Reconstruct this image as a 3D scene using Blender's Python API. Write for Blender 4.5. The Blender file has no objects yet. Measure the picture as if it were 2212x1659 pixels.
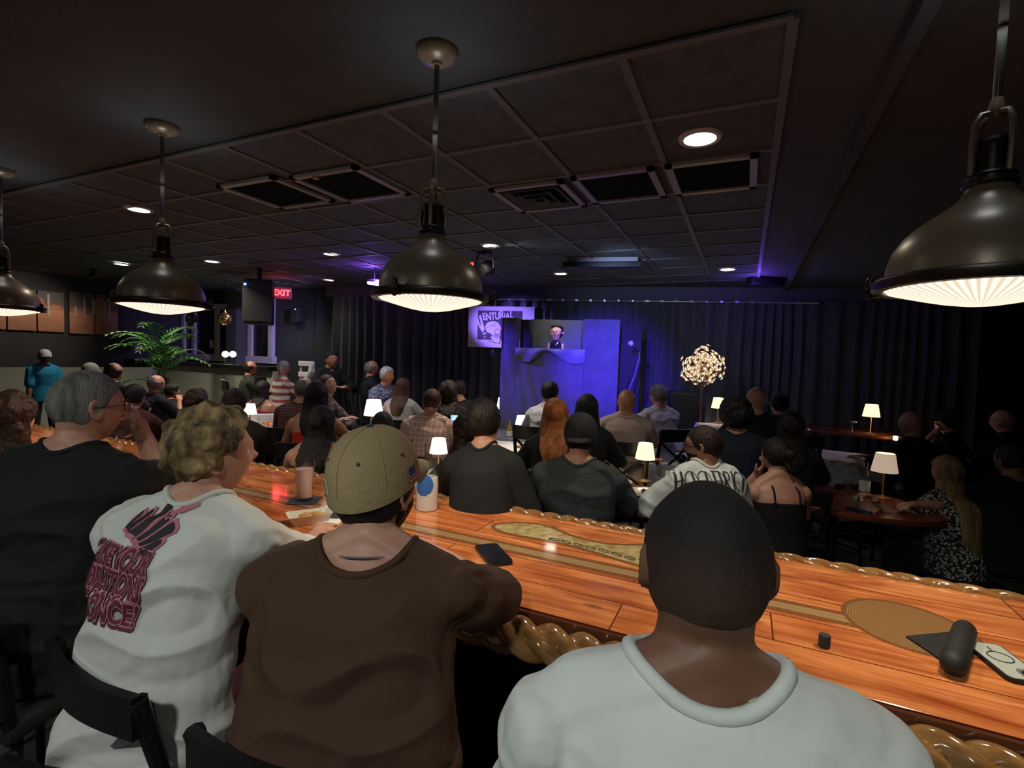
import bpy, bmesh, math, random
from mathutils import Vector as V, Matrix, noise, Quaternion
from mathutils.bvhtree import BVHTree
R = math.radians
sc = bpy.context.scene
col = sc.collection
random.seed(7)
# ---------------------------------------------------------------- camera
FPX = 1080.0; YAW = R(25); PIT = R(2.94); ROL = R(1.97); CH = 1.75
fw = V((-math.sin(YAW)*math.cos(PIT), math.cos(YAW)*math.cos(PIT), -math.sin(PIT)))
r0 = V((math.cos(YAW), math.sin(YAW), 0)); u0 = r0.cross(fw)
cr = r0*math.cos(ROL) + u0*math.sin(ROL); cu = u0*math.cos(ROL) - r0*math.sin(ROL)
CAM = V((0, 0, CH))
cd = bpy.data.cameras.new('camera'); co = bpy.data.objects.new('camera', cd); col.objects.link(co)
mw = Matrix((cr, cu, -fw)).transposed().to_4x4(); mw.translation = CAM; co.matrix_world = mw
cd.sensor_width = 36; cd.lens = FPX/2212*36; cd.clip_start = 0.02; sc.camera = co
def ray(px, py): return fw + cr*((px-1106)/FPX) + cu*((829.5-py)/FPX)
def PD(px, py, d): return CAM + ray(px, py)*d               # point at camera depth d
def PZ(px, py, z):                                           # point on the level plane z
    r = ray(px, py); return CAM + r*((z-CH)/r.z)
# ---------------------------------------------------------------- world, exposure
w = bpy.data.worlds.new('night'); sc.world = w; w.use_nodes = True
bg = w.node_tree.nodes['Background']; bg.inputs[0].default_value = (0.5, 0.55, 0.6, 1); bg.inputs[1].default_value = 0.006
vs = sc.view_settings; vs.view_transform = 'Standard'; vs.look = 'None'; vs.gamma = 1; vs.use_curve_mapping = False; vs.exposure = 0.0
sc.cycles.use_denoising = True
sc.cycles.max_bounces = 6; sc.cycles.diffuse_bounces = 2; sc.cycles.glossy_bounces = 3; sc.cycles.transmission_bounces = 6
sc.cycles.sample_clamp_indirect = 2.0; sc.cycles.caustics_refractive = False; sc.cycles.caustics_reflective = False
def light(kind, loc, power, color=(1, .86, .66), rad=.03, aim=None, angle=120, blend=.6, parent=None, name='lamp_light', spec=1.0):
    l = bpy.data.lights.new(name, kind); l.energy = power; l.color = color
    if kind != 'AREA': l.shadow_soft_size = rad
    else: l.size = rad
    if kind == 'SPOT': l.spot_size = R(angle); l.spot_blend = blend
    l.specular_factor = spec
    o = bpy.data.objects.new(name, l); col.objects.link(o); o.location = loc
    d = (V(aim)-V(loc)) if aim is not None else V((0, 0, -1))
    o.rotation_euler = d.to_track_quat('-Z', 'Y').to_euler()
    return o
WARM = (1, .87, .68)
# ---------------------------------------------------------------- materials
def mat(name, c, rough=.6, metal=0, c2=None, vs=8, st=(1, 1, 1), bump=0, bs=60, em=None, es=0, coat=0, trans=0, ior=1.45, spec=.5, det=4, sheen=0, thr=(.35, .65)):
    m = bpy.data.materials.get(name)
    if m: return m
    m = bpy.data.materials.new(name); m.use_nodes = True
    n = m.node_tree.nodes; L = m.node_tree.links; b = n['Principled BSDF']
    b.inputs['Base Color'].default_value = (*c, 1); b.inputs['Roughness'].default_value = rough
    b.inputs['Metallic'].default_value = metal; b.inputs['Coat Weight'].default_value = coat
    b.inputs['Coat Roughness'].default_value = .06
    b.inputs['Transmission Weight'].default_value = trans; b.inputs['IOR'].default_value = ior
    b.inputs['Specular IOR Level'].default_value = spec; b.inputs['Sheen Weight'].default_value = sheen
    tc = n.new('ShaderNodeTexCoord'); mp = n.new('ShaderNodeMapping'); mp.inputs['Scale'].default_value = st
    L.new(tc.outputs['Object'], mp.inputs[0])
    if c2 is not None:
        t = n.new('ShaderNodeTexNoise'); t.inputs['Scale'].default_value = vs; t.inputs['Detail'].default_value = det
        r = n.new('ShaderNodeValToRGB'); r.color_ramp.elements[0].position = thr[0]; r.color_ramp.elements[1].position = thr[1]
        r.color_ramp.elements[0].color = (*c, 1); r.color_ramp.elements[1].color = (*c2, 1)
        L.new(mp.outputs[0], t.inputs[0]); L.new(t.outputs['Fac'], r.inputs[0]); L.new(r.outputs[0], b.inputs['Base Color'])
    if bump:
        t2 = n.new('ShaderNodeTexNoise'); t2.inputs['Scale'].default_value = bs; t2.inputs['Detail'].default_value = 3
        bp = n.new('ShaderNodeBump'); bp.inputs['Strength'].default_value = min(1, bump); bp.inputs['Distance'].default_value = .01
        L.new(mp.outputs[0], t2.inputs[0]); L.new(t2.outputs['Fac'], bp.inputs['Height']); L.new(bp.outputs[0], b.inputs['Normal'])
    if em is not None:
        b.inputs['Emission Color'].default_value = (*em, 1); b.inputs['Emission Strength'].default_value = es
    return m
def emis(name, c, s): return mat(name, (0.02, .02, .02), em=c, es=s)
def pattern(name, kind, c, c2, scale, st=(1, 1, 1), rough=.8, rot=(0, 0, 0), mortar=.04, bump=.15):
    m = mat(name, c, rough, bump=bump, bs=14); n = m.node_tree.nodes; L = m.node_tree.links; b = n['Principled BSDF']
    tc = [x for x in n if x.type == 'TEX_COORD'][0]
    mp = n.new('ShaderNodeMapping'); mp.inputs['Scale'].default_value = st; mp.inputs['Rotation'].default_value = rot
    L.new(tc.outputs['Object'], mp.inputs[0])
    if kind == 'wave':
        t = n.new('ShaderNodeTexWave'); t.bands_direction = 'Z'; t.inputs['Scale'].default_value = scale; t.inputs['Distortion'].default_value = .6
        r = n.new('ShaderNodeValToRGB'); r.color_ramp.elements[0].position = .5; r.color_ramp.elements[1].position = .6
        r.color_ramp.elements[0].color = (*c, 1); r.color_ramp.elements[1].color = (*c2, 1)
        L.new(mp.outputs[0], t.inputs[0]); L.new(t.outputs['Fac'], r.inputs[0]); L.new(r.outputs[0], b.inputs['Base Color'])
    elif kind == 'blot':
        t = n.new('ShaderNodeTexVoronoi'); t.inputs['Scale'].default_value = scale
        r = n.new('ShaderNodeValToRGB'); r.color_ramp.elements[0].position = .38; r.color_ramp.elements[1].position = .5
        r.color_ramp.elements[0].color = (*c, 1); r.color_ramp.elements[1].color = (*c2, 1)
        L.new(mp.outputs[0], t.inputs[0]); L.new(t.outputs['Distance'], r.inputs[0]); L.new(r.outputs[0], b.inputs['Base Color'])
    else:
        sx = n.new('ShaderNodeSeparateXYZ'); L.new(mp.outputs[0], sx.inputs[0]); outs = []
        for ax in ('X', 'Z'):
            f = n.new('ShaderNodeMath'); f.operation = 'MULTIPLY'; f.inputs[1].default_value = scale; L.new(sx.outputs[ax], f.inputs[0])
            g = n.new('ShaderNodeMath'); g.operation = 'FRACT'; L.new(f.outputs[0], g.inputs[0])
            h = n.new('ShaderNodeMath'); h.operation = 'LESS_THAN'; h.inputs[1].default_value = mortar*4; L.new(g.outputs[0], h.inputs[0]); outs.append(h)
        a = n.new('ShaderNodeMath'); a.operation = 'MAXIMUM'; L.new(outs[0].outputs[0], a.inputs[0]); L.new(outs[1].outputs[0], a.inputs[1])
        x = n.new('ShaderNodeMix'); x.data_type = 'RGBA'; x.inputs[6].default_value = (*c, 1); x.inputs[7].default_value = (*c2, 1)
        L.new(a.outputs[0], x.inputs[0]); L.new(x.outputs[2], b.inputs['Base Color'])
    return m
# ---------------------------------------------------------------- mesh builder
class M:
    def __init__(s): s.v = []; s.f = []
    def add(s, vs, fs):
        k = len(s.v); s.v += [V(q) for q in vs]; s.f += [tuple(i+k for i in f) for f in fs]; return s
    def box(s, c, d, rot=None, bev=0):
        x, y, z = d[0]/2, d[1]/2, d[2]/2; c = V(c)
        if bev:
            b = min(bev, x*.98, y*.98, z*.98); bm = bmesh.new(); bmesh.ops.create_cube(bm, size=1)
            for q in bm.verts: q.co = V((q.co.x*2*x, q.co.y*2*y, q.co.z*2*z))
            bmesh.ops.bevel(bm, geom=bm.edges[:], offset=b, segments=2, affect='EDGES', profile=.6)
            bm.verts.index_update(); vs = [q.co.copy() for q in bm.verts]; fs = [[q.index for q in f.verts] for f in bm.faces]; bm.free()
        else:
            vs = [V((i*x, j*y, k*z)) for i in (-1, 1) for j in (-1, 1) for k in (-1, 1)]
            fs = [(0, 1, 3, 2), (4, 6, 7, 5), (0, 4, 5, 1), (2, 3, 7, 6), (0, 2, 6, 4), (1, 5, 7, 3)]
        if rot is not None: vs = [rot @ q for q in vs]
        return s.add([q+c for q in vs], fs)
    def sph(s, c, r, rot=None, n=14, fn=None):
        if not hasattr(r, '__len__'): r = (r, r, r)
        m = n*2; c = V(c); vs = []
        for i in range(n+1):
            t = math.pi*i/n
            for j in range(m):
                p = 2*math.pi*j/m; d = V((math.sin(t)*math.cos(p), math.sin(t)*math.sin(p), math.cos(t)))
                q = fn(d) if fn else V((d.x*r[0], d.y*r[1], d.z*r[2]))
                if rot is not None: q = rot @ q
                vs.append(c+q)
        fs = [(i*m+j, (i+1)*m+j, (i+1)*m+(j+1) % m, i*m+(j+1) % m) for i in range(n) for j in range(m)]
        return s.add(vs, fs)
    def loft(s, rings, cap=True, closed=True):
        n = len(rings[0]); vs = [q for r in rings for q in r]; fs = []
        for i in range(len(rings)-1):
            for j in range(n if closed else n-1):
                k = (j+1) % n; fs.append((i*n+j, i*n+k, (i+1)*n+k, (i+1)*n+j))
        if cap: fs.append(tuple(range(n-1, -1, -1))); fs.append(tuple((len(rings)-1)*n+j for j in range(n)))
        return s.add(vs, fs)
    def ell(s, stations, n=20, pw=1.0):     # stations: (centre, axis u vec, axis v vec)
        rings = []
        for c, a, b in stations:
            r = []
            for j in range(n):
                t = 2*math.pi*j/n; cx, sy = math.cos(t), math.sin(t)
                if pw != 1: cx = math.copysign(abs(cx)**pw, cx); sy = math.copysign(abs(sy)**pw, sy)
                r.append(V(c)+V(a)*cx+V(b)*sy)
            rings.append(r)
        return s.loft(rings)
    def tube(s, pts, rad, n=10, cap=True):
        pts = [V(p) for p in pts]; k = len(pts)
        if not hasattr(rad, '__len__'): rad = [rad]*k
        t0 = (pts[1]-pts[0]).normalized(); up = V((0, 0, 1)) if abs(t0.z) < .9 else V((1, 0, 0))
        a = t0.cross(up).normalized(); rings = []
        for i, p in enumerate(pts):
            t = (pts[min(i+1, k-1)]-pts[max(i-1, 0)]).normalized()
            a = (a-t*a.dot(t)).normalized(); b = t.cross(a)
            rings.append([p+a*(rad[i]*math.cos(2*math.pi*j/n))+b*(rad[i]*math.sin(2*math.pi*j/n)) for j in range(n)])
        return s.loft(rings, cap)
    def cap(s, a, b, ra, rb, n=12):         # tapered capsule
        a = V(a); b = V(b); t = (b-a)
        L = t.length
        if L < 1e-5: return s.sph(a, ra, n=6)
        t /= L; pts = []; rr = []
        for q in (-.999, -.92, -.7, -.38): pts.append(a+t*(q*ra)); rr.append(ra*math.sqrt(1-q*q))
        for q in (0, .5, 1): pts.append(a.lerp(b, q)); rr.append(ra+(rb-ra)*q)
        for q in (.38, .7, .92, .999): pts.append(b+t*(q*rb)); rr.append(rb*math.sqrt(1-q*q))
        return s.tube(pts, rr, n)
    def lathe(s, prof, n=32, c=(0, 0, 0), rib=None):
        c = V(c); rings = []
        for i, (r, z) in enumerate(prof):
            rings.append([c+V(((r)*math.cos(2*math.pi*j/n), (r)*math.sin(2*math.pi*j/n), z+(rib[0]*((j % 2)-.5) if rib and rib[1] <= i <= rib[2] else 0))) for j in range(n)])
        return s.loft(rings, cap=False)
    def prism(s, poly, z0, z1):             # poly list of (x,y)
        n = len(poly); vs = [V((x, y, z0)) for x, y in poly]+[V((x, y, z1)) for x, y in poly]
        fs = [tuple(range(n-1, -1, -1)), tuple(range(n, 2*n))]+[(i, (i+1) % n, n+(i+1) % n, n+i) for i in range(n)]
        return s.add(vs, fs)
    def xf(s, mtx): s.v = [mtx @ q for q in s.v]; return s
def ob(name, mb, m, parent=None, smooth=True, loc=None, rot=None):
    me = bpy.data.meshes.new(name); me.from_pydata([tuple(q) for q in mb.v], [], mb.f); me.validate()
    bm = bmesh.new(); bm.from_mesh(me); bmesh.ops.recalc_face_normals(bm, faces=bm.faces[:]); bm.to_mesh(me); bm.free()
    if m is not None: me.materials.append(m)
    if smooth:
        me.polygons.foreach_set('use_smooth', [True]*len(me.polygons)); me.update()
        try: me.set_sharp_from_angle(angle=R(38))
        except Exception: pass
    o = bpy.data.objects.new(name, me); col.objects.link(o)
    if parent is not None: o.parent = parent
    if loc is not None: o.location = loc
    if rot is not None: o.rotation_euler = rot
    return o
def empty(name, loc, rz=0):
    o = bpy.data.objects.new(name, None); col.objects.link(o); o.location = loc; o.rotation_euler = (0, 0, rz); o.empty_display_size = .1; return o
def tag(o, label=None, cat=None, group=None, kind=None):
    if label: o['label'] = label
    if cat: o['category'] = cat
    if group: o['group'] = group
    if kind: o['kind'] = kind
    return o
def struct(name, mb, m, smooth=False): return tag(ob(name, mb, m, smooth=smooth), kind='structure')
def dup(root, loc=None, rz=None, label=None, group=None):
    r = root.copy(); col.objects.link(r)
    for k in ('label', 'group'):
        if k in r.keys() and k == 'label': r[k] = label or r[k]
    if group: r['group'] = group
    if loc is not None: r.location = loc
    if rz is not None: r.rotation_euler = (0, 0, rz)
    for ch in list(root.children):
        c = ch.copy(); col.objects.link(c); c.parent = r
        for g in list(ch.children):
            d = g.copy(); col.objects.link(d); d.parent = c
    return r
REMESH = []
def fuse(o, vox, sm=4, fac=.5, post=None):
    a = o.modifiers.new('r', 'REMESH'); a.mode = 'VOXEL'; a.voxel_size = vox; a.use_smooth_shade = True
    if sm: b = o.modifiers.new('s', 'SMOOTH'); b.iterations = sm; b.factor = fac
    REMESH.append((o, post)); return o
def bake():
    dg = bpy.context.evaluated_depsgraph_get(); out = []
    for o, post in REMESH:
        me = bpy.data.meshes.new_from_object(o.evaluated_get(dg)); out.append((o, me, post))
    for o, me, post in out:
        old = o.data; mats = [m for m in old.materials]
        o.modifiers.clear(); o.data = me; me.name = o.name
        if not me.materials:
            for m in mats: me.materials.append(m)
        me.polygons.foreach_set('use_smooth', [True]*len(me.polygons))
        bpy.data.meshes.remove(old)
        if post: post(o)
    REMESH.clear()
def text_mesh(body, size, ext=0, font_scale=(1, 1), shear=0, bold=0, space=1):
    c = bpy.data.curves.new('txt', 'FONT'); c.body = body; c.size = size; c.extrude = ext; c.shear = shear; c.offset = bold; c.space_character = space
    c.align_x = 'CENTER'; c.align_y = 'CENTER'; c.resolution_u = 3
    o = bpy.data.objects.new('txt', c); col.objects.link(o); bpy.context.view_layer.update()
    dg = bpy.context.evaluated_depsgraph_get(); me = bpy.data.meshes.new_from_object(o.evaluated_get(dg))
    m = M(); m.add([V((q.co.x*font_scale[0], q.co.y*font_scale[1], q.co.z)) for q in me.vertices], [tuple(p.vertices) for p in me.polygons])
    bpy.data.objects.remove(o); bpy.data.curves.remove(c); bpy.data.meshes.remove(me); return m
def poly_mesh(pts): # planar polygon in xy
    m = M(); m.add([V((x, y, 0)) for x, y in pts], [tuple(range(len(pts)))]); return m
def stroke(m, a, b, w0, w1=None):
    a = V((*a, 0)); b = V((*b, 0)); w1 = w0 if w1 is None else w1; d = (b-a).normalized(); p = V((-d.y, d.x, 0))
    m.add([a-p*w0/2, b-p*w1/2, b+p*w1/2, a+p*w0/2], [(0, 1, 2, 3)]); return m
def project(mb, target, mtx, direction, off=.003, step=.018):
    """lay a flat print on a garment: mtx maps print xy to the garment's own space, direction is the ray"""
    bm = bmesh.new()
    vs = [bm.verts.new(q) for q in mb.v]
    for f in mb.f:
        try: bm.faces.new([vs[i] for i in f])
        except Exception: pass
    xs = [q.x for q in mb.v]; ys = [q.y for q in mb.v]
    for ax, lo, hi in ((0, min(xs), max(xs)), (1, min(ys), max(ys))):
        k = int((hi-lo)/step)
        for i in range(1, k+1):
            p = [0, 0, 0]; nn = [0, 0, 0]; p[ax] = lo+i*step; nn[ax] = 1
            bmesh.ops.bisect_plane(bm, geom=bm.verts[:]+bm.edges[:]+bm.faces[:], plane_co=p, plane_no=nn)
    bmesh.ops.triangulate(bm, faces=bm.faces[:])
    me = target.data; tree = BVHTree.FromPolygons([q.co for q in me.vertices], [tuple(p.vertices) for p in me.polygons])
    d = V(direction).normalized(); bad = []
    for q in bm.verts:
        p = mtx @ q.co; h = tree.ray_cast(p-d*.5, d, 2.0)
        if h[0] is None: bad.append(q)
        else: q.co = h[0]+h[1]*off
    bmesh.ops.delete(bm, geom=bad, context='VERTS')
    out = M(); bm.verts.index_update(); out.add([q.co for q in bm.verts], [tuple(x.index for x in f.verts) for f in bm.faces]); bm.free(); return out
# ---------------------------------------------------------------- the room
CEIL = 2.90; XL = -10.8; YB = 6.65; XR = 3.9; YF = -3.2; STZ = .79
m_wall = mat('charcoal_paint', (.022, .023, .026), .75, c2=(.03, .031, .034), vs=3, bump=.1, bs=120)
m_ceil = mat('black_ceiling_paint', (.065, .072, .076), .8, c2=(.052, .058, .061), vs=4, bump=.25, bs=150)
m_tile = mat('black_ceiling_tile', (.088, .104, .112), .9, c2=(.062, .074, .08), vs=9, bump=.5, bs=90)
m_grid = mat('ceiling_grid_metal', (.125, .12, .115), .6)
m_floor = mat('grey_carpet', (.09, .088, .082), .95, c2=(.065, .063, .06), vs=30, bump=.4, bs=300)
def slab(x0, y0, z0, x1, y1, z1): return M().box(((x0+x1)/2, (y0+y1)/2, (z0+z1)/2), (x1-x0, y1-y0, z1-z0))
struct('floor', slab(XL-.2, YF, -.1, XR+.2, 9.2, 0), m_floor)
struct('ceiling', slab(XL-.2, YF, CEIL, XR+.2, 9.2, CEIL+.1), m_ceil)
struct('wall_left', slab(XL-.2, YF, 0, XL, YB+.2, CEIL), m_wall)
struct('wall_right', slab(XR, YF, 0, XR+.2, 9.2, CEIL), m_wall)
struct('wall_front', slab(XL-.2, YF-.2, 0, XR+.2, YF, CEIL), m_wall)
struct('wall_back', slab(XL, YB, 0, -6.1, YB+.2, CEIL), m_wall)
# curtain line: runs at 79 degrees to the view
cdir = V((-math.sin(R(79)), math.cos(R(79))))           # camera plane (X right, Z forward)
def c2w(X, Z): return V((X*math.cos(YAW)-Z*math.sin(YAW), X*math.sin(YAW)+Z*math.cos(YAW), 0))
SD = 8.1
sdir = (c2w(-cdir.x, SD-cdir.y)-c2w(0, SD)).normalized()   # to the right along the curtain
snor = V((sdir.y, -sdir.x, 0))                              # toward the room
S0 = c2w(0, SD)
def SP(px, py, off=0):
    """point on the vertical plane parallel to the curtain, off metres in front of it"""
    r = ray(px, py); o = S0+snor*off; t = (o-V((0, 0, 0))).dot(snor)/r.dot(snor); return CAM+r*t
# wall behind the curtain
a = S0-sdir*3.6+snor*-.12; b = S0+sdir*8.2+snor*-.12
wb = M(); q = -snor*.15
wb.add([a, b, b+q, a+q]+[x+V((0, 0, CEIL)) for x in (a, b, b+q, a+q)], [(0, 1, 2, 3), (4, 5, 6, 7), (0, 1, 5, 4), (1, 2, 6, 5), (2, 3, 7, 6), (3, 0, 4, 7)])
struct('wall_stage', wb, m_wall)
# header band over the curtain
hz = 2.70
a = S0-sdir*3.3+snor*.02; b = S0+sdir*7.2+snor*.02
hb = M(); q = snor*.05
hb.add([x+V((0, 0, hz)) for x in (a, b, b+q, a+q)]+[x+V((0, 0, CEIL)) for x in (a, b, b+q, a+q)], [(0, 1, 2, 3), (4, 5, 6, 7), (0, 1, 5, 4), (1, 2, 6, 5), (2, 3, 7, 6), (3, 0, 4, 7)])
struct('trim_1', hb, mat('header_paint', (.10, .10, .12), .7))
# stage platform
q0 = PZ(1040, 905, STZ); q1 = PZ(1600, 960, STZ)
e = sdir; f0 = S0+snor*2.15
sb = M(); pts = [f0-e*.9, f0+e*2.75, S0+e*3.1, S0-e*.9]
sb.prism([(p.x, p.y) for p in pts], 0, STZ)
struct('trim_2', sb, mat('stage_deck_paint', (.16, .16, .19), .6, c2=(.12, .12, .14), vs=6))
# ceiling tile grid (T bars) and tiles
tiles = M(); bars = M()
gx = [.08-.56*k for k in range(0, 15)]; gy = [1.89+.54*k for k in range(0, 11)]
tiles.box(((gx[0]+gx[-1])/2, (gy[0]+gy[-1])/2, CEIL-.006), (gx[0]-gx[-1], gy[-1]-gy[0], .012))
for x in gx: bars.box((x, (gy[0]+gy[-1])/2, CEIL-.016), (.034, gy[-1]-gy[0], .012))
for y in gy: bars.box(((gx[0]+gx[-1])/2, y, CEIL-.0155), (gx[0]-gx[-1], .034, .011))
def clip_room(o):
    pass
struct('trim_3', tiles, m_tile); struct('trim_4', bars, m_grid)
# side soffit right of the tile field
struct('trim_5', slab(.42, 1.2, CEIL-.05, .47, 8.2, CEIL-.001), m_ceil)
# plaster beam across the upper left
bp = [PZ(-260, 330, CEIL-.0), PZ(620, 90, CEIL-.0)]
bb = M().box(((-3.4), -.15, CEIL-.06), (7.0, .16, .12)); struct('trim_6', bb, mat('beam_paint', (.13, .135, .14), .8))
# ---------------------------------------------------------------- ceiling vents
m_dark = mat('black_vent', (.006, .007, .008), .95, spec=.1); m_frame = mat('vent_frame', (.30, .29, .27), .45)
def grille(name, x0, y0, x1, y1, label, kind='panel', grp=None):
    t = empty(name, ((x0+x1)/2, (y0+y1)/2, CEIL-.022)); tag(t, label, 'vent', grp)
    w_, h_ = x1-x0, y1-y0
    fr = M()
    for s in (-1, 1):
        fr.box((s*(w_/2-.02), 0, -.008), (.04, h_, .02)); fr.box((0, s*(h_/2-.02), -.008), (w_, .04, .02))
    ob('vent_frame', fr, m_frame, t, False)
    if kind == 'panel':
        p = M().box((0, 0, -.002), (w_-.08, h_-.08, .006)); ob('vent_panel', p, m_dark, t, False)
    else:
        p = M().box((0, 0, .004), (w_-.08, h_-.08, .006)); ob('vent_backing', p, m_dark, t, False)
        for k, (s_, dz) in enumerate(((.36, -.01), (.22, -.02), (.10, -.028))):
            r_ = M()
            for s in (-1, 1):
                r_.box((s*s_/2, 0, dz), (.035, s_+.035, .008), Matrix.Rotation(s*.5, 3, 'Y')); r_.box((0, s*s_/2, dz), (s_+.035, .035, .008), Matrix.Rotation(-s*.5, 3, 'X'))
            ob('diffuser_ring', r_, m_tile, t, False)
    return t
grille('ceiling_vent', -1.04+.56, 2.97, .0, 3.51, 'black rectangular ceiling panel in a pale frame under the bright round downlight', 'panel', None)
grille('ceiling_vent', -1.04, 2.97, -1.04+.5, 3.51, 'black square ceiling panel between the stepped diffuser and the pale framed panel')
grille('ceiling_diffuser', -1.62, 3.0, -1.10, 3.54, 'square ceiling air diffuser with stepped rings right of the centre pendant rod', 'diff')
pv = PZ(600, 410, CEIL); grille('ceiling_vent', pv.x-.28, pv.y-.27, pv.x+.28, pv.y+.27, 'dark ceiling return vent left of its twin, above the left pendant')
pv = PZ(760, 392, CEIL); grille('ceiling_vent', pv.x-.28, pv.y-.27, pv.x+.28, pv.y+.27, 'dark ceiling return vent just left of the centre pendant rod')
# ---------------------------------------------------------------- recessed downlights
m_dl = emis('downlight_glow', (1, .93, .78), 16); m_dlc = emis('downlight_glow_cool', (.9, .97, 1), 9)
m_ring = mat('white_light_trim', (.55, .53, .5), .5)
DL = [(1512, 300, 'brightest round ceiling downlight, right of the centre pendant', 60, 0), (300, 453, 'round ceiling downlight beside the rod of the left pendant', 34, 0),
      (262, 571, 'round ceiling downlight above the left edge of the left pendant shade', 90, 0), (458, 565, 'round ceiling downlight just right of the left pendant', 150, 0),
      (715, 549, 'upper one of the two round downlights left of the centre pendant', 75, 1), (709, 605, 'lower one of the two round downlights left of the centre pendant', 10, 0),
      (570, 607, 'small bluish downlight above the hanging speaker', 60, 1), (1060, 531, 'round downlight above the hanging stage spotlight', 110, 0),
      (1211, 591, 'small downlight below the projector screen case', 30, 0), (1572, 582, 'small downlight near the right end of the ceiling', 6, 0)]
proto = None
for px, py, lab, pw, cool in DL:
    p = PZ(px, py, CEIL-.02)
    t = empty('recessed_downlight', (p.x, p.y, CEIL-.02)); tag(t, lab, 'ceiling light', 'recessed ceiling downlights')
    ob('light_trim', M().lathe([(.075, .006), (.078, -.004), (.098, -.006), (.105, .008)], 32), m_ring, t)
    ob('light_disc', M().lathe([(.0, .002), (.04, .002), (.0755, .004)], 32), m_dlc if cool else m_dl, t)
    light('SPOT', (p.x, p.y, CEIL-.04), pw, (.92, .96, 1) if cool else (1, .9, .74), .06, angle=130, blend=.9)
# downlights over and behind the viewer (same fittings)
for i, (x, y, pw, lb) in enumerate(((-2.6, -1.2, 76, 'over the left aisle'), (-.2, -1.0, 125, 'over the viewer'), (1.9, -1.2, 22, 'over the right aisle'), (-5.2, -1.4, 12, 'over the far left aisle'))):
    t = empty('recessed_downlight', (x, y, CEIL-.02)); tag(t, 'round ceiling downlight behind the bar stools, '+lb, 'ceiling light', 'recessed ceiling downlights')
    ob('light_trim', M().lathe([(.075, .006), (.078, -.004), (.098, -.006), (.105, .008)], 32), m_ring, t)
    ob('light_disc', M().lathe([(.0, .002), (.04, .002), (.0755, .004)], 32), m_dl, t)
    light('SPOT', (x, y, CEIL-.04), pw, (.93, 1, .95), .08, angle=168, blend=.6)
# small sprinkler glinting orange
p = PZ(683, 371, CEIL-.01); t = tag(ob('sprinkler_head', M().lathe([(0, -.045), (.02, -.045), (.022, -.03), (.012, -.025), (.012, -.01), (.035, 0), (.035, .012)], 16), mat('brass_sprinkler', (.9, .45, .2), .25, 1), loc=p), 'small brass sprinkler head beside the dark return vents', 'sprinkler')
# ---------------------------------------------------------------- curtain
m_cur = mat('black_velvet_curtain', (.075, .078, .088), .85, c2=(.06, .062, .07), vs=20, st=(1, 1, .2), bump=.2, bs=80, sheen=.2)
def curtain(t0, t1, z0, z1, off, amp, per, thick=.02, seed=0, m=m_cur, name='stage_curtain', par=None):
    rnd = random.Random(seed); n = int((t1-t0)/.028); ph = 0; ring = []
    prof = []
    for i in range(n+1):
        ph += .028/per*2*math.pi*(1+.35*math.sin(i*.11)+.2*rnd.uniform(-1, 1)); prof.append((t0+(t1-t0)*i/n, math.sin(ph)*amp*(1+.3*math.sin(i*.05)), ph))
    rows = []
    for z, k in ((z0, 1.25), (z0+(z1-z0)*.35, 1.1), (z0+(z1-z0)*.7, .9), (z1, .7)):
        fr = [S0+sdir*(t+.012*math.sin(z*3+p*.1))+snor*(off+a*k)+V((0, 0, z)) for t, a, p in prof]
        bk = [S0+sdir*t+snor*(off-thick+a*k)+V((0, 0, z)) for t, a, p in reversed(prof)]
        rows.append(fr+bk)
    return ob(name, M().loft(rows), m, par)
c1 = curtain(-3.1, -1.36, 0, 2.70, .16, .045, .19, seed=3); tag(c1, 'black pleated curtain left of the blue puppet booth', 'curtain', None)
c2_ = curtain(-1.34, 6.4, 0.0, 2.70, .10, .05, .17, seed=5); tag(c2_, 'long black pleated curtain behind the booth and the lit tree', 'curtain')
# curtain rail with bits of shiny metal
rl = empty('curtain_rail', S0-sdir*1.2+snor*.16+V((0, 0, 2.675))); tag(rl, 'thin metal curtain track running over the stage curtain', 'curtain rail')
m_rail = mat('rail_metal', (.6, .6, .65), .35, .8)
q = M(); q.tube([V((0, 0, 0)), sdir*5.6], .012, 8); ob('rail', q, m_rail, rl)
q = M(); rnd = random.Random(4)
for k in range(26): q.box(sdir*(.1+k*.21)+snor*.01, (.018+rnd.random()*.05, .02, .03), Matrix.Rotation(math.atan2(sdir.y, sdir.x), 3, 'Z'))
ob('rail_hook', q, m_rail, rl)
# ---------------------------------------------------------------- left walls: art, windows, counter
m_trim = mat('pale_window_trim', (.42, .40, .44), .6); m_glass_dark = mat('dark_window_glass', (.01, .01, .014), .08, spec=.6)
def BP(px, py, off=0):      # on the back wall plane y = YB-off
    r = ray(px, py); return CAM+r*((YB-off)/r.y)
def LP(px, py, off=0):
    r = ray(px, py); return CAM+r*((XL+off)/r.x)
def window(i, x0, x1, y0, y1, bars_v, sill=False):
    A = BP(x0, y0); B = BP(x1, y1); zt, zb = A.z, B.z; xa, xb = A.x, B.x
    f = M(); th = .10
    for x in (xa, xb): f.box((x, YB-.04, (zt+zb)/2), (th, .08, zt-zb+th))
    f.box(((xa+xb)/2, YB-.04, zt), (xb-xa, .078, th)); f.box(((xa+xb)/2, YB-.05, zb), (xb-xa+.2, .1, th*1.3))
    for q in bars_v:
        x = BP(q, 700).x; f.box((x, YB-.035, (zt+zb)/2), (.10, .07, zt-zb))
    o = struct('window_%d' % i, f, m_trim)
    g = ob('window_pane', M().box(((xa+xb)/2, YB-.012, (zt+zb)/2), (xb-xa, .02, zt-zb)), m_glass_dark, o, False)
    return o
window(1, 402, 516, 664, 775, [424, 474])
window(2, 547, 590, 640, 778, [])
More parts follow.
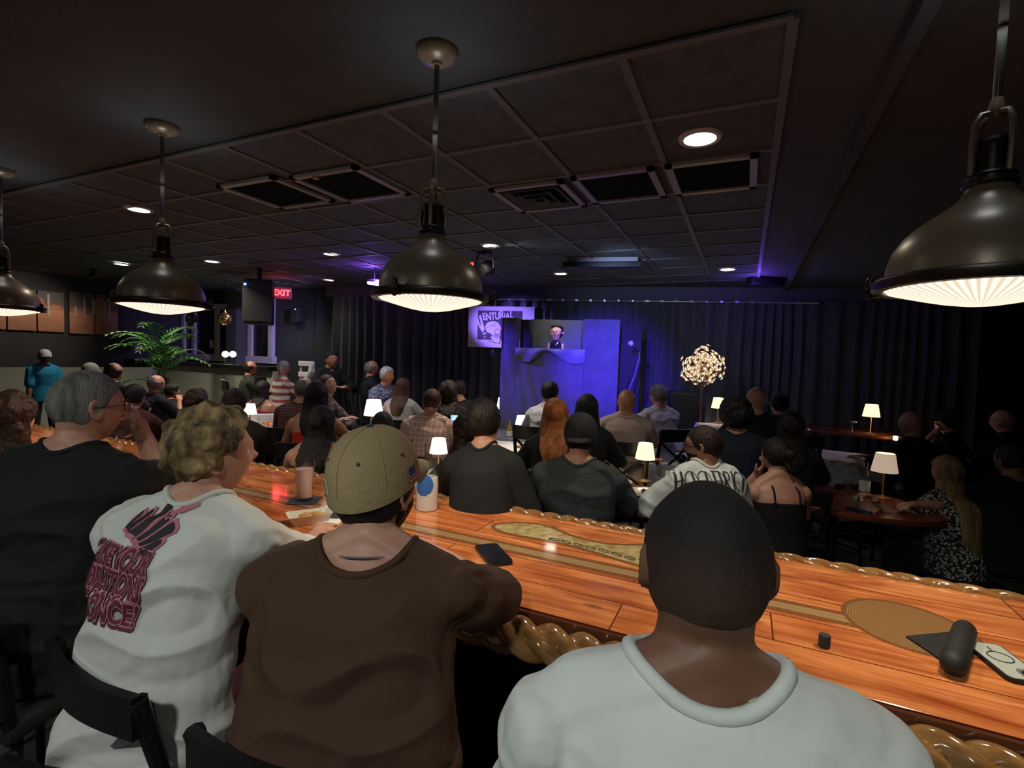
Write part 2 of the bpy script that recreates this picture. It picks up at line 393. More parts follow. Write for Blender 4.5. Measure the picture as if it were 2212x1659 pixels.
# dark post between the windows
A = BP(530, 700); struct('trim_7', slab(A.x-.14, YB-.3, 0, A.x+.14, YB, CEIL), mat('post_paint', (.05, .055, .05), .7))
# long pale half wall with black counter top
def halfwall():
    P = [PZ(-700, 826, 1.42), PZ(60, 800, 1.42)]
    t = empty('half_wall_counter', (0, 0, 0)); tag(t, 'long pale panelled half wall with a black counter top along the far left', 'half wall')
    x0, x1, y = XL+.02, BP(603, 790, .9).x, YB-.95
    zt = 1.45
    ob('counter_top', M().box(((x0+x1)/2, y, zt), (x1-x0, .34, .07), bev=.01), mat('black_counter', (.012, .012, .014), .3), t, False)
    k = 6
    for i in range(k):
        a = x0+(x1-x0)*i/k; b = x0+(x1-x0)*(i+1)/k
        ob('wall_panel', M().box(((a+b)/2, y, (zt-.035)/2), (b-a-.008, .12, zt-.035)), mat('pale_green_panel', (.44, .47, .38), .6), t, False)
    # return running along the left wall
    ob('wall_panel', M().box((XL+.9, (y-1.5)/2+.2, .68), (.12, y+1.5-.6, 1.36)), mat('pale_green_panel', (.44, .47, .38), .6), t, False)
    return y
HWY = halfwall()
# wall art : sepia shore scenes on stretched canvases
def art(px0, px1, py0, py1, label, seed, nsplit, grp):
    A = LP(px0, py0, .03); B = LP(px1, py1, .03)
    y0, y1 = A.y, B.y; zt, zb = A.z, B.z
    t = empty('canvas_print', (XL+.05, (y0+y1)/2, zb)); tag(t, label, 'wall art', grp)
    m = bpy.data.materials.get('sepia_shore_print')
    if not m:
        m = mat('sepia_shore_print', (.3, .15, .08), .7); n = m.node_tree.nodes; L = m.node_tree.links; b = n['Principled BSDF']
        tc = [x for x in n if x.type == 'TEX_COORD'][0]; sp = n.new('ShaderNodeSeparateXYZ'); L.new(tc.outputs['Object'], sp.inputs[0])
        r = n.new('ShaderNodeMapRange'); r.inputs[1].default_value = 0; r.inputs[2].default_value = 1.25; L.new(sp.outputs['Z'], r.inputs[0])
        cr_ = n.new('ShaderNodeValToRGB'); e = cr_.color_ramp.elements
        for pos, c in ((0, (.25, .11, .06)), (.30, (.5, .25, .14)), (.36, (.20, .10, .06)), (.40, (.12, .10, .09)), (.55, (.10, .095, .09)), (1, (.06, .065, .06))):
            x = e[0] if pos == 0 else (e.new(pos) if pos < 1 else e[-1]); x.position = pos; x.color = (*c, 1)
        nz = n.new('ShaderNodeTexNoise'); nz.inputs['Scale'].default_value = 3; nz.inputs['Detail'].default_value = 6
        mp = n.new('ShaderNodeMapping'); mp.inputs['Scale'].default_value = (1, 1, 3); L.new(tc.outputs['Object'], mp.inputs[0]); L.new(mp.outputs[0], nz.inputs[0])
        ad = n.new('ShaderNodeMath'); ad.operation = 'MULTIPLY_ADD'; ad.inputs[1].default_value = .3; ad.inputs[2].default_value = -.15
        L.new(nz.outputs['Fac'], ad.inputs[0]); a2 = n.new('ShaderNodeMath'); a2.operation = 'ADD'; L.new(ad.outputs[0], a2.inputs[0]); L.new(r.outputs[0], a2.inputs[1])
        L.new(a2.outputs[0], cr_.inputs[0]); L.new(cr_.outputs[0], b.inputs['Base Color'])
    L_ = y1-y0
    for i in range(nsplit):
        w_ = L_/nsplit
        p = ob('canvas', M().box((.0, -L_/2+w_*(i+.5), (zt-zb)/2), (.04, w_-.02, zt-zb), bev=.004), m, t, False)
    # driftwood posts and surf painted on
    q = M(); rnd = random.Random(seed)
    for k in range(5):
        yy = -L_/2+L_*(.12+.17*k); h = rnd.uniform(.15, .4); q.box((.024, yy, (zt-zb)*.40+h/2), (.006, .03, h))
    ob('painted_post', q, mat('print_post', (.45, .40, .36), .8), t, False)
    q = M(); q.sph((.02, L_*.1, (zt-zb)*.66), (.008, L_*.16, (zt-zb)*.24)); ob('painted_rock', q, mat('print_rock', (.55, .27, .15), .8, c2=(.3, .14, .08), vs=6), t)
    return t
art(146, 254, 628, 725, 'sepia shore canvas print nearest the left pendant, warm rock in the middle', 1, 2, None)
art(-60, 138, 612, 718, 'wide sepia shore canvas print at the left edge behind the leftmost pendant', 2, 3, None)
light('SPOT', (XL+1.6, 4.3, 2.72), 60, (1, .8, .62), .05, aim=(XL, 3.9, 1.9), angle=80, blend=.8)
# ---------------------------------------------------------------- bar counter
BZ = 1.05; BN = 1.27; BF = 2.06; BX0 = -6.5; BX1 = 3.2
def wood_planks():
    m = mat('lacquered_pine_planks', (.55, .14, .035), .09, coat=.6, spec=.5); n = m.node_tree.nodes; L = m.node_tree.links; b = n['Principled BSDF']
    tc = [x for x in n if x.type == 'TEX_COORD'][0]
    br = n.new('ShaderNodeTexBrick'); br.offset = .37; br.inputs['Scale'].default_value = 1; br.inputs['Brick Width'].default_value = 1.05
    br.inputs['Row Height'].default_value = .158; br.inputs['Mortar Size'].default_value = .0022; br.inputs['Mortar Smooth'].default_value = .3
    br.inputs['Color1'].default_value = (.0, .0, .0, 1); br.inputs['Color2'].default_value = (1, 1, 1, 1); br.inputs['Mortar'].default_value = (.5, .5, .5, 1)
    mp0 = n.new('ShaderNodeMapping'); mp0.inputs['Location'].default_value = (.35, .079, 0); L.new(tc.outputs['Object'], mp0.inputs[0]); L.new(mp0.outputs[0], br.inputs[0])
    # grain, shifted per plank
    ad = n.new('ShaderNodeVectorMath'); ad.operation = 'MULTIPLY_ADD'; L.new(br.outputs['Color'], ad.inputs[0]); ad.inputs[1].default_value = (3, 1.7, 0); L.new(tc.outputs['Object'], ad.inputs[2])
    mp = n.new('ShaderNodeMapping'); mp.inputs['Scale'].default_value = (1.3, 14, 1); L.new(ad.outputs[0], mp.inputs[0])
    g = n.new('ShaderNodeTexNoise'); g.inputs['Scale'].default_value = 2.2; g.inputs['Detail'].default_value = 7; g.inputs['Distortion'].default_value = 1.2; L.new(mp.outputs[0], g.inputs[0])
    r = n.new('ShaderNodeValToRGB'); e = r.color_ramp.elements
    e[0].position = .25; e[0].color = (.34, .09, .025, 1); e[1].position = .75; e[1].color = (.85, .36, .13, 1)
    x = e.new(.5); x.color = (.66, .22, .07, 1); L.new(g.outputs['Fac'], r.inputs[0])
    # blotches and knots
    mp2 = n.new('ShaderNodeMapping'); mp2.inputs['Scale'].default_value = (1, 2.4, 1); L.new(ad.outputs[0], mp2.inputs[0])
    k = n.new('ShaderNodeTexVoronoi'); k.inputs['Scale'].default_value = 3.6; L.new(mp2.outputs[0], k.inputs[0])
    kr = n.new('ShaderNodeValToRGB'); kr.color_ramp.elements[0].position = .03; kr.color_ramp.elements[1].position = .16; kr.color_ramp.elements[0].color = (.28, .2, .17, 1); kr.color_ramp.elements[1].color = (1, 1, 1, 1)
    L.new(k.outputs['Distance'], kr.inputs[0])
    n2 = n.new('ShaderNodeTexNoise'); n2.inputs['Scale'].default_value = 4.5; n2.inputs['Detail'].default_value = 2; L.new(mp2.outputs[0], n2.inputs[0])
    r2 = n.new('ShaderNodeValToRGB'); r2.color_ramp.elements[0].position = .3; r2.color_ramp.elements[1].position = .62; r2.color_ramp.elements[0].color = (.62, .45, .4, 1); r2.color_ramp.elements[1].color = (1.0, 1, 1, 1); L.new(n2.outputs['Fac'], r2.inputs[0])
    def mul(a, c):
        q = n.new('ShaderNodeMix'); q.data_type = 'RGBA'; q.blend_type = 'MULTIPLY'; q.inputs[0].default_value = 1; L.new(a, q.inputs[6]); L.new(c, q.inputs[7]); return q.outputs[2]
    o = mul(mul(r.outputs[0], kr.outputs[0]), r2.outputs[0])
    dk = n.new('ShaderNodeMix'); dk.data_type = 'RGBA'; dk.inputs[7].default_value = (.10, .018, .006, 1); L.new(br.outputs['Fac'], dk.inputs[0]); L.new(o, dk.inputs[6])
    L.new(dk.outputs[2], b.inputs['Base Color'])
    w_ = n.new('ShaderNodeTexNoise'); w_.inputs['Scale'].default_value = 6; bpn = n.new('ShaderNodeBump'); bpn.inputs['Strength'].default_value = .06; bpn.inputs['Distance'].default_value = .01
    L.new(tc.outputs['Object'], w_.inputs[0]); L.new(w_.outputs['Fac'], bpn.inputs['Height']); L.new(bpn.outputs[0], b.inputs['Normal'])
    return m
bar = empty('bar_counter', ((BX0+BX1)/2, (BN+BF)/2, 0)); tag(bar, 'long lacquered orange plank bar counter edged with carved rope, patrons leaning on it', 'bar counter')
bx, by = bar.location.x, bar.location.y; LEN = BX1-BX0; WID = BF-BN
ob('counter_top', M().box((0, 0, BZ-.02), (LEN, WID, .04), bev=.004), wood_planks(), bar, False)
m_edge = mat('dark_edge_wood', (.09, .03, .015), .15, coat=.5)
ob('edge_board', M().box((0, -WID/2-.006, BZ-.022), (LEN, .014, .036)), m_edge, bar, False)
ob('front_panel', M().box((0, .05, (BZ-.04)/2), (LEN, WID*.45, BZ-.05)), mat('black_bar_front', (.012, .012, .013), .6), bar, False)
m_rope = mat('lacquered_rope_trim', (.30, .155, .055), .12, c2=(.20, .095, .03), vs=9, st=(1, 6, 6), coat=.7)
def rope(L_, Rr, pitch, strands=3, seg=None, n=40):
    m = M(); k = int(L_/pitch*10) if seg is None else seg; rings = []
    for i in range(k+1):
        x = -L_/2+L_*i/k; ph = x/(pitch*strands)*2*math.pi; ring = []
        for j in range(n):
            t = 2*math.pi*j/n; best = 0
            for s in range(strands):
                a = t-ph-2*math.pi*s/strands
                dd = .5; rr = .52
                disc = rr*rr-(dd*math.sin(a))**2
                if disc > 0: best = max(best, dd*math.cos(a)+math.sqrt(disc))
            ring.append(V((x, Rr*max(best, .45)*math.cos(t), Rr*max(best, .45)*math.sin(t))))
        rings.append(ring)
    return m.loft(rings)
ob('rope_trim', rope(LEN, .054, .090).xf(Matrix.Translation((0, -WID/2-.048, BZ-.058))), m_rope, bar)
ob('rope_trim', rope(LEN, .026, .085).xf(Matrix.Translation((0, WID/2+.012, BZ-.006))), m_rope, bar)
# inlays under the lacquer
def inlay_mat(name, a, b_, kind, sc_=60, rough=.12):
    m = mat(name, a, rough, coat=.6); n = m.node_tree.nodes; L = m.node_tree.links; b = n['Principled BSDF']
    tc = [x for x in n if x.type == 'TEX_COORD'][0]
    if kind == 'rope':
        t = n.new('ShaderNodeTexWave'); t.wave_type = 'BANDS'; t.bands_direction = 'DIAGONAL'; t.inputs['Scale'].default_value = sc_; t.inputs['Distortion'].default_value = 1.5; t.inputs['Detail'].default_value = 1
    elif kind == 'coil':
        t = n.new('ShaderNodeTexWave'); t.wave_type = 'RINGS'; t.rings_direction = 'Z'; t.inputs['Scale'].default_value = sc_; t.inputs['Distortion'].default_value = .8; t.inputs['Detail'].default_value = 2; t.inputs['Detail Scale'].default_value = 8
    else:
        t = n.new('ShaderNodeTexNoise'); t.inputs['Scale'].default_value = sc_; t.inputs['Detail'].default_value = 6
    r = n.new('ShaderNodeValToRGB'); r.color_ramp.elements[0].position = .35; r.color_ramp.elements[1].position = .65; r.color_ramp.elements[0].color = (*a, 1); r.color_ramp.elements[1].color = (*b_, 1)
    L.new(tc.outputs['Object'], t.inputs[0]); L.new(t.outputs['Fac'], r.inputs[0]); L.new(r.outputs[0], b.inputs['Base Color']); return m
mi_rope = inlay_mat('inlaid_rope', (.25, .13, .05), (.48, .32, .16), 'rope', 55)
mi_dark = inlay_mat('inlaid_rope_dark', (.16, .06, .02), (.26, .12, .045), 'rope', 55)
mi_sand = inlay_mat('inlaid_sand', (.30, .21, .08), (.52, .42, .20), 'n', 34)
mi_coil = inlay_mat('inlaid_rope_coil', (.20, .10, .038), (.33, .18, .075), 'coil', 48)
def bl(p): return (p.x-bx, p.y-by)
def band(path, wd, z, name, m):
    q = M(); n = len(path); rings = []
    for i in range(n):
        a = V((*path[max(i-1, 0)], 0)); b = V((*path[min(i+1, n-1)], 0)); t = (b-a).normalized(); p = V((-t.y, t.x, 0)); c = V((*path[i], 0))
        rings.append([c-p*wd/2+V((0, 0, BZ)), c-p*wd/2+V((0, 0, BZ+z)), c+p*wd/2+V((0, 0, BZ+z)), c+p*wd/2+V((0, 0, BZ))])
    q.loft(rings); return ob(name, q, m, bar, False)
yb = PZ(1240, 1213, BZ).y-by
Lb = LEN/2
for k, (dy, mm) in enumerate(((-.033, mi_dark), (-.011, mi_rope), (.011, mi_rope), (.033, mi_dark))):
    band([(-Lb+.02, yb+dy), (PZ(1905, 1355, BZ).x-bx, yb+dy)], .020, .0009, 'rope_inlay', mm)
def flat(poly, z, name, m):
    return ob(name, M().prism(poly, BZ, BZ+z), m, bar, False)
# coral coloured sand pool with its rope outline (left of the near head) 
out = [(1062, 1136), (1080, 1131), (1130, 1129), (1170, 1133), (1208, 1146), (1240, 1160), (1290, 1172), (1340, 1178), (1400, 1176), (1460, 1178), (1540, 1200), (1590, 1222), (1600, 1240), (1560, 1248), (1480, 1240), (1420, 1232), (1375, 1222), (1330, 1208), (1280, 1192), (1230, 1178), (1170, 1166), (1110, 1156), (1072, 1147)]
pp = [bl(PZ(x, y, BZ)) for x, y in out]
def smooth_poly(p, it=2):
    for _ in range(it):
        q = []
        for i in range(len(p)):
            a, b = p[i], p[(i+1) % len(p)]; q += [(a[0]*.75+b[0]*.25, a[1]*.75+b[1]*.25), (a[0]*.25+b[0]*.75, a[1]*.25+b[1]*.75)]
        p = q
    return p
sp_ = smooth_poly(pp); flat(sp_, .0008, 'sand_inlay', mi_sand)
band(sp_+sp_[:1], .016, .0014, 'rope_inlay', mi_dark)
# chain under the lacquer
ch = M(); cp = [(1183, 1165), (1210, 1168), (1236, 1175), (1262, 1181), (1290, 1187), (1318, 1194), (1346, 1203), (1376, 1210), (1410, 1214), (1445, 1218)]
for i in range(len(cp)-1):
    a = PZ(*cp[i], BZ); b = PZ(*cp[i+1], BZ); nl = max(1, int((b-a).length/.032))
    for k in range(nl):
        c = a.lerp(b, (k+.5)/nl); ang = math.atan2(b.y-a.y, b.x-a.x)+(.3 if k % 2 else -.2)
        ch.tube([V((c.x-bx+.021*math.cos(t)*math.cos(ang)-.009*math.sin(t)*math.sin(ang), c.y-by+.021*math.cos(t)*math.sin(ang)+.009*math.sin(t)*math.cos(ang), BZ+.001)) for t in [2*math.pi*j/12 for j in range(13)]], .0022, 5)
ob('chain_inlay', ch, mat('dark_chain', (.05, .04, .03), .3, .5), bar)
# coiled rope disc
cc = bl(PZ(1962, 1352, BZ)); rr = .150
pl = [(cc[0]+rr*math.cos(2*math.pi*k/48), cc[1]+rr*math.sin(2*math.pi*k/48)) for k in range(48)]
cm = M().prism([(a-cc[0], b-cc[1]) for a, b in pl], 0, .001); o = ob('rope_coil_inlay', cm, mi_coil, bar, False); o.location = (cc[0], cc[1], BZ)
band([(cc[0]+rr*math.cos(2*math.pi*k/48), cc[1]+rr*math.sin(2*math.pi*k/48)) for k in range(49)], .012, .0016, 'rope_inlay', mi_dark)
# ---------------------------------------------------------------- pendant lamps
m_brz = mat('aged_bronze', (.26, .19, .12), .34, .2, c2=(.155, .12, .082), vs=3, bump=.03, bs=200)
m_brzd = mat('dark_bronze', (.035, .025, .018), .38, .7)
m_rod = mat('brushed_rod', (.22, .20, .17), .35, .85)
def lens_mat():
    m = mat('ribbed_lens_glow', (.8, .75, .65), .3, em=(1, .88, .70), es=1.25); n = m.node_tree.nodes; L = m.node_tree.links; b = n['Principled BSDF']
    tc = [x for x in n if x.type == 'TEX_COORD'][0]; sp = n.new('ShaderNodeSeparateXYZ'); L.new(tc.outputs['Object'], sp.inputs[0])
    at = n.new('ShaderNodeMath'); at.operation = 'ARCTAN2'; L.new(sp.outputs['Y'], at.inputs[0]); L.new(sp.outputs['X'], at.inputs[1])
    ml = n.new('ShaderNodeMath'); ml.operation = 'MULTIPLY'; ml.inputs[1].default_value = 60; L.new(at.outputs[0], ml.inputs[0])
    si = n.new('ShaderNodeMath'); si.operation = 'SINE'; L.new(ml.outputs[0], si.inputs[0])
    mr = n.new('ShaderNodeMapRange'); mr.inputs[1].default_value = -1; mr.inputs[2].default_value = 1; mr.inputs[3].default_value = .72; mr.inputs[4].default_value = 1.35; L.new(si.outputs[0], mr.inputs[0])
    L.new(mr.outputs[0], b.inputs['Emission Strength']); return m
m_lens = lens_mat()
def pendant():
    t = empty('pendant_lamp', (0, 0, 0))
    # origin at rim plane
    prof = [(.205, 0), (.208, .006), (.207, .012), (.198, .02), (.196, .05), (.186, .085), (.165, .12), (.138, .147), (.108, .168), (.082, .187), (.062, .205), (.050, .225), (.047, .236), (.0, .236)]
    inner = [(.0, .22), (.04, .22), (.055, .195), (.10, .16), (.15, .125), (.18, .085), (.19, .05), (.193, .02), (.205, 0)]
    ob('shade', M().lathe(list(reversed(prof))+list(reversed(inner)), 64), m_brz, t)
    ob('rim', M().lathe([(.200, -.014), (.222, -.014), (.226, -.006), (.226, .008), (.218, .016), (.205, .018), (.2, .016), (.2, -.014)], 64), m_brzd, t)
    ob('lens', M().lathe([(.2, -.006), (.19, -.016), (.16, -.025), (.12, -.036), (.08, -.046), (.04, -.053), (.012, -.055), (0, -.055)], 120), m_lens, t)
    ob('neck_collar', M().lathe([(.0, .236), (.052, .236), (.055, .242), (.052, .248), (.046, .25), (.046, .258), (.05, .262), (.046, .268), (.040, .270), (.038, .335), (.040, .34), (.036, .35), (.0, .35)], 32), m_brzd, t)
    cg = M()
    for k in range(4):
        a = k*math.pi/2+.4; c_, s_ = math.cos(a), math.sin(a)
        cg.tube([(c_*.048, s_*.048, .262), (c_*.050, s_*.050, .33), (c_*.047, s_*.047, .385), (c_*.035, s_*.035, .408), (c_*.012, s_*.012, .414)], .007, 8)
    cg.lathe([(.0, .400), (.018, .400), (.020, .41), (.016, .43), (.011, .45), (0, .45)], 16)
    ob('yoke', cg, m_brz, t)
    sl = M()
    for k in range(8):
        a = k*math.pi/4; sl.box((math.cos(a)*.039, math.sin(a)*.039, .305), (.006, .01, .04), Matrix.Rotation(a, 3, 'Z'))
    ob('vent_slots', sl, mat('slot_black', (.003, .003, .003), .8), t, False)
    for k in range(3):
        a = -math.pi/2+.05+k*2*math.pi/3; c_, s_ = math.cos(a), math.sin(a); q = M()
        rt = Matrix.Rotation(a, 3, 'Z')
        q.box((c_*.226, s_*.226, 0), (.03, .028, .036), rt, .004); q.cap((c_*.238, s_*.238, -.014), (c_*.238, s_*.238, .030), .011, .011, 10); q.box((c_*.246, s_*.246, .004), (.02, .045, .014), rt, .004)
        ob('clamp_knob', q, m_brzd, t)
    return t
pp0 = pendant(); RODZ = CEIL
def rod(t, rimz):
    h = CEIL-rimz
    ob('rod', M().cap((0, 0, .44), (0, 0, h-.045), .0095, .0095, 12), m_rod, t)
    ob('canopy', M().lathe([(.0, h-.055), (.018, h-.055), (.022, h-.045), (.06, h-.035), (.078, h-.015), (.08, h-.001), (0, h-.001)], 40), m_brz, t)
PY = 1.63; labs = ['cropped bronze dome pendant lamp at the left edge of the picture', 'bronze dome pendant lamp hanging left, over the man with curly hair', 'bronze dome pendant lamp in the centre, over the middle of the bar', 'large near bronze dome pendant lamp at the right edge']
RIMZ = 1.975
pxs = [(5, 0), (351, 0), (931, 0), (2119, 0)]
for i, (px, _) in enumerate(pxs):
    r_ = ray(px, 640); t_ = PY/r_.y; x = r_.x*t_
    o = pp0 if i == 0 else None
    if i == 0: tgt = pp0
    else:
        tgt = pp0.copy(); col.objects.link(tgt)
        for ch_ in list(pp0.children):
            if ch_.name.startswith('rod') or ch_.name.startswith('canopy'): continue
            c_ = ch_.copy(); col.objects.link(c_); c_.parent = tgt
    tgt.location = (x, PY, RIMZ); tag(tgt, labs[i], 'pendant lamp', 'bronze pendant lamps over the bar')
    if i == 0: rod(tgt, RIMZ)
    else:
        for ch_ in [c for c in pp0.children if c.name.startswith('rod') or c.name.startswith('canopy')]:
            c_ = ch_.copy(); col.objects.link(c_); c_.parent = tgt
    light('SPOT', (x, PY, RIMZ-.085), 26, (1, .84, .62), .09, angle=150, blend=.7)
    light('POINT', (x, PY, RIMZ+.62), 1.3, (.85, .95, 1), .05, name='ceiling_fill')  # added point light above the pendant, brightens ceiling and shade top
# ---------------------------------------------------------------- things on the bar
m_phone = mat('black_phone_glass', (.01, .012, .02), .08, spec=.7); m_phedge = mat('phone_edge', (.03, .035, .04), .25, .6)
def rrect(w_, h_, r, n=5):
    p = []
    for cx, cy, a0 in ((w_/2-r, h_/2-r, 0), (-w_/2+r, h_/2-r, 90), (-w_/2+r, -h_/2+r, 180), (w_/2-r, -h_/2+r, 270)):
        for k in range(n+1): a = R(a0+90*k/n); p.append((cx+r*math.cos(a), cy+r*math.sin(a)))
    return p
c = PZ(1065, 1201, BZ); a = PZ(1063, 1176, BZ); b = PZ(1105, 1222, BZ)
t = empty('phone', (c.x, c.y, BZ+.0003), math.atan2(b.y-a.y, b.x-a.x)-math.pi/2); tag(t, 'black phone lying face down on the bar beside the brown shirt elbow', 'phone')
ob('phone_body', M().prism(rrect(.088, .178, .016), .0012, .011), m_phedge, t); ob('phone_screen', M().prism(rrect(.082, .172, .014), .011, .0118), m_phone, t)
# clear cased phone at right
c = PZ(2168, 1436, BZ); a = PZ(2110, 1395, BZ); b = PZ(2230, 1490, BZ)
t = empty('phone', (c.x, c.y, BZ+.0002), math.atan2(b.y-a.y, b.x-a.x)-math.pi/2); tag(t, 'pale backed phone with a ring mark at the right end of the bar', 'phone')
ob('phone_case', M().prism(rrect(.086, .166, .018), .0, .010), mat('black_case', (.01, .01, .01), .4), t); ob('phone_back', M().prism(rrect(.076, .156, .014), .010, .0115), mat('pale_phone_back', (.42, .46, .42), .2), t)
q = M()
q.tube([(.024*math.cos(x_), -.012+.024*math.sin(x_), .0118) for x_ in [2*math.pi*k/32 for k in range(33)]], .0016, 6); q.box((0, -.05, .0118), (.004, .018, .001))
ob('charging_ring', q, mat('ring_grey', (.05, .05, .05), .5), t)
cp_ = ob('camera_plateau', M().prism([(x-.016, y+.056) for x, y in rrect(.040, .040, .01)], .0115, .0135), mat('grey_plateau', (.16, .18, .17), .2), t)
q = M()
for dx, dy in ((-.009, .009), (-.009, -.009), (.009, 0)): q.lathe([(.0075, 0), (.0075, .002), (.0, .002)], 20, (-.016+dx, .056+dy, .0135))
ob('camera_lens', q, m_phone, cp_)
# lighter / small black cap standing on the bar
c = PZ(1780, 1397, BZ); t = tag(ob('vape_cap', M().lathe([(0, 0), (.012, 0), (.0135, .003), (.0135, .028), (.012, .031), (0, .031)], 24), mat('matte_black_plastic', (.02, .021, .022), .55), loc=(c.x, c.y, BZ+.0002)), 'tiny matte black cap standing on the bar planks', 'cap')
# leaning black flashlight like holder with a folded sleeve
c = PZ(2056, 1462, BZ); t = empty('speaker_cylinder', (c.x, c.y, BZ)); tag(t, 'matte black rounded cylinder lying on the bar next to the pale phone', 'portable speaker')
m_blk = mat('soft_black_rubber', (.012, .012, .012), .65)
d2 = (PZ(2082, 1382, BZ)-PZ(2056, 1462, BZ)); d2.z = 0; LL = d2.length; d2.normalize()
ob('speaker_body', M().cap(d2*.012+V((0, 0, .0262)), d2*LL+V((0, 0, .0262)), .026, .025, 24), m_blk, t)
ob('speaker_ring', M().tube([d2*.036+V((0, 0, .0262)), d2*.038+V((0, 0, .0262))], .0268, 24), mat('ring_dark', (.03, .03, .03), .4), t)
tri = [PZ(1957, 1378, BZ), PZ(2060, 1368, BZ), PZ(2050, 1428, BZ), PZ(2028, 1426, BZ)]
tag(ob('folded_pouch', M().prism([(p.x, p.y) for p in tri], BZ+.001, BZ+.006), mat('black_felt', (.014, .014, .014), .9), smooth=False), 'flat black triangular pouch under the black cylinder on the bar', 'pouch')
# glassware
def thin_glass(name):
    m = bpy.data.materials.new(name); m.use_nodes = True; n = m.node_tree.nodes; L = m.node_tree.links; n.clear()
    o = n.new('ShaderNodeOutputMaterial'); mx = n.new('ShaderNodeMixShader'); tr_ = n.new('ShaderNodeBsdfTransparent'); g = n.new('ShaderNodeBsdfGlossy'); lw = n.new('ShaderNodeLayerWeight'); pw_ = n.new('ShaderNodeMath'); pw_.operation = 'POWER'; pw_.inputs[1].default_value = 4; f = n.new('ShaderNodeMath'); f.operation = 'MULTIPLY_ADD'; f.inputs[1].default_value = .75; f.inputs[2].default_value = .09
    tr_.inputs[0].default_value = (.93, .95, .95, 1); g.inputs['Roughness'].default_value = .03; L.new(lw.outputs['Facing'], pw_.inputs[0]); L.new(pw_.outputs[0], f.inputs[0])
    L.new(f.outputs[0], mx.inputs[0]); L.new(tr_.outputs[0], mx.inputs[1]); L.new(g.outputs[0], mx.inputs[2]); L.new(mx.outputs[0], o.inputs[0]); return m
m_glass = thin_glass('clear_glass'); m_pink = mat('pink_drink', (.85, .55, .50), .3)
m_ice = mat('ice', (.9, .9, .95), .1, trans=.9, ior=1.3)
def tumbler(loc, h, r0_, r1_, label, liquid=None, lm=None, group=None, foot=False):
    t = empty('drinking_glass', loc); tag(t, label, 'glass', group)
    ob('glass_body', M().lathe([(0, 0), (r0_*.95, 0), (r0_, .004), (r0_*1.02, h*.4), (r1_, h), (r1_-.0022, h), (r0_*1.02-.003, h*.4), (r0_-.003, .014), (0, .012)], 28), m_glass, t)
    if liquid: ob('drink', M().lathe([(0, .0145), (r0_-.004, .0165), (r0_*1.02-.004, h*.4), (r0_+(r1_-r0_)*liquid-.004, h*liquid), (0, h*liquid)], 24), lm, t)
    return t
c = PZ(657, 1082, BZ); cs = tag(ob('coaster', M().box((0, 0, .002), (.13, .13, .004), Matrix.Rotation(.5, 3, 'Z'), .001), mat('grey_coaster', (.03, .04, .05), .7), loc=(c.x, c.y, BZ+.0002), smooth=False), 'dark square coaster under the tall pink drink on the bar', 'coaster')
tumbler((c.x, c.y, BZ+.0045), .185, .038, .046, 'tall glass of pink iced drink on the dark coaster left of the capped man', .8, m_pink)
c = PZ(700, 1110, BZ); tag(ob('coaster', M().box((0, 0, .002), (.11, .11, .004), Matrix.Rotation(.2, 3, 'Z'), .001), mat('grey_coaster', (.03, .04, .05), .7), loc=(c.x+.03, c.y, BZ+.0002), smooth=False), 'dark coaster half hidden behind the tan cap', 'coaster')
# food in a paper tray
c = PZ(668, 1128, BZ); t = empty('food_tray', (c.x, c.y, BZ), 1.0); tag(t, 'small white paper tray of fried food between the white sleeve and the brown shirt', 'food tray')
q = M(); w_, h_ = .17, .10; k = .75
q.loft([[V((x*k, y*k, .001)) for x, y in rrect(w_, h_, .012)], [V((x, y, .04)) for x, y in rrect(w_, h_, .014)], [V((x*.975, y*.965, .04)) for x, y in rrect(w_, h_, .014)], [V((x*k*.97, y*k*.96, .004)) for x, y in rrect(w_, h_, .012)]])
ob('paper_tray', q, mat('white_paper', (.72, .68, .6), .7), t)
rnd = random.Random(9)
for k in range(9):
    f = M(); f.sph((0, 0, 0), (.02+rnd.random()*.006, .011, .009), n=8); ob('fried_bite', f, mat('fried_crust', (.42, .2, .06), .6, c2=(.6, .35, .12), vs=60, bump=.6, bs=200), t, loc=(rnd.uniform(-.055, .055), rnd.uniform(-.03, .03), .024+rnd.random()*.012), rot=(0, 0, rnd.random()*6))
c = PZ(712, 1125, BZ); tag(ob('paper_napkin', M().box((0, 0, .004), (.13, .06, .006), Matrix.Rotation(.35, 3, 'Z'), .002), mat('white_paper', (.72, .68, .6), .7), loc=(c.x, c.y-.02, BZ+.0004)), 'crumpled pale napkin beside the food tray on the bar', 'napkin')
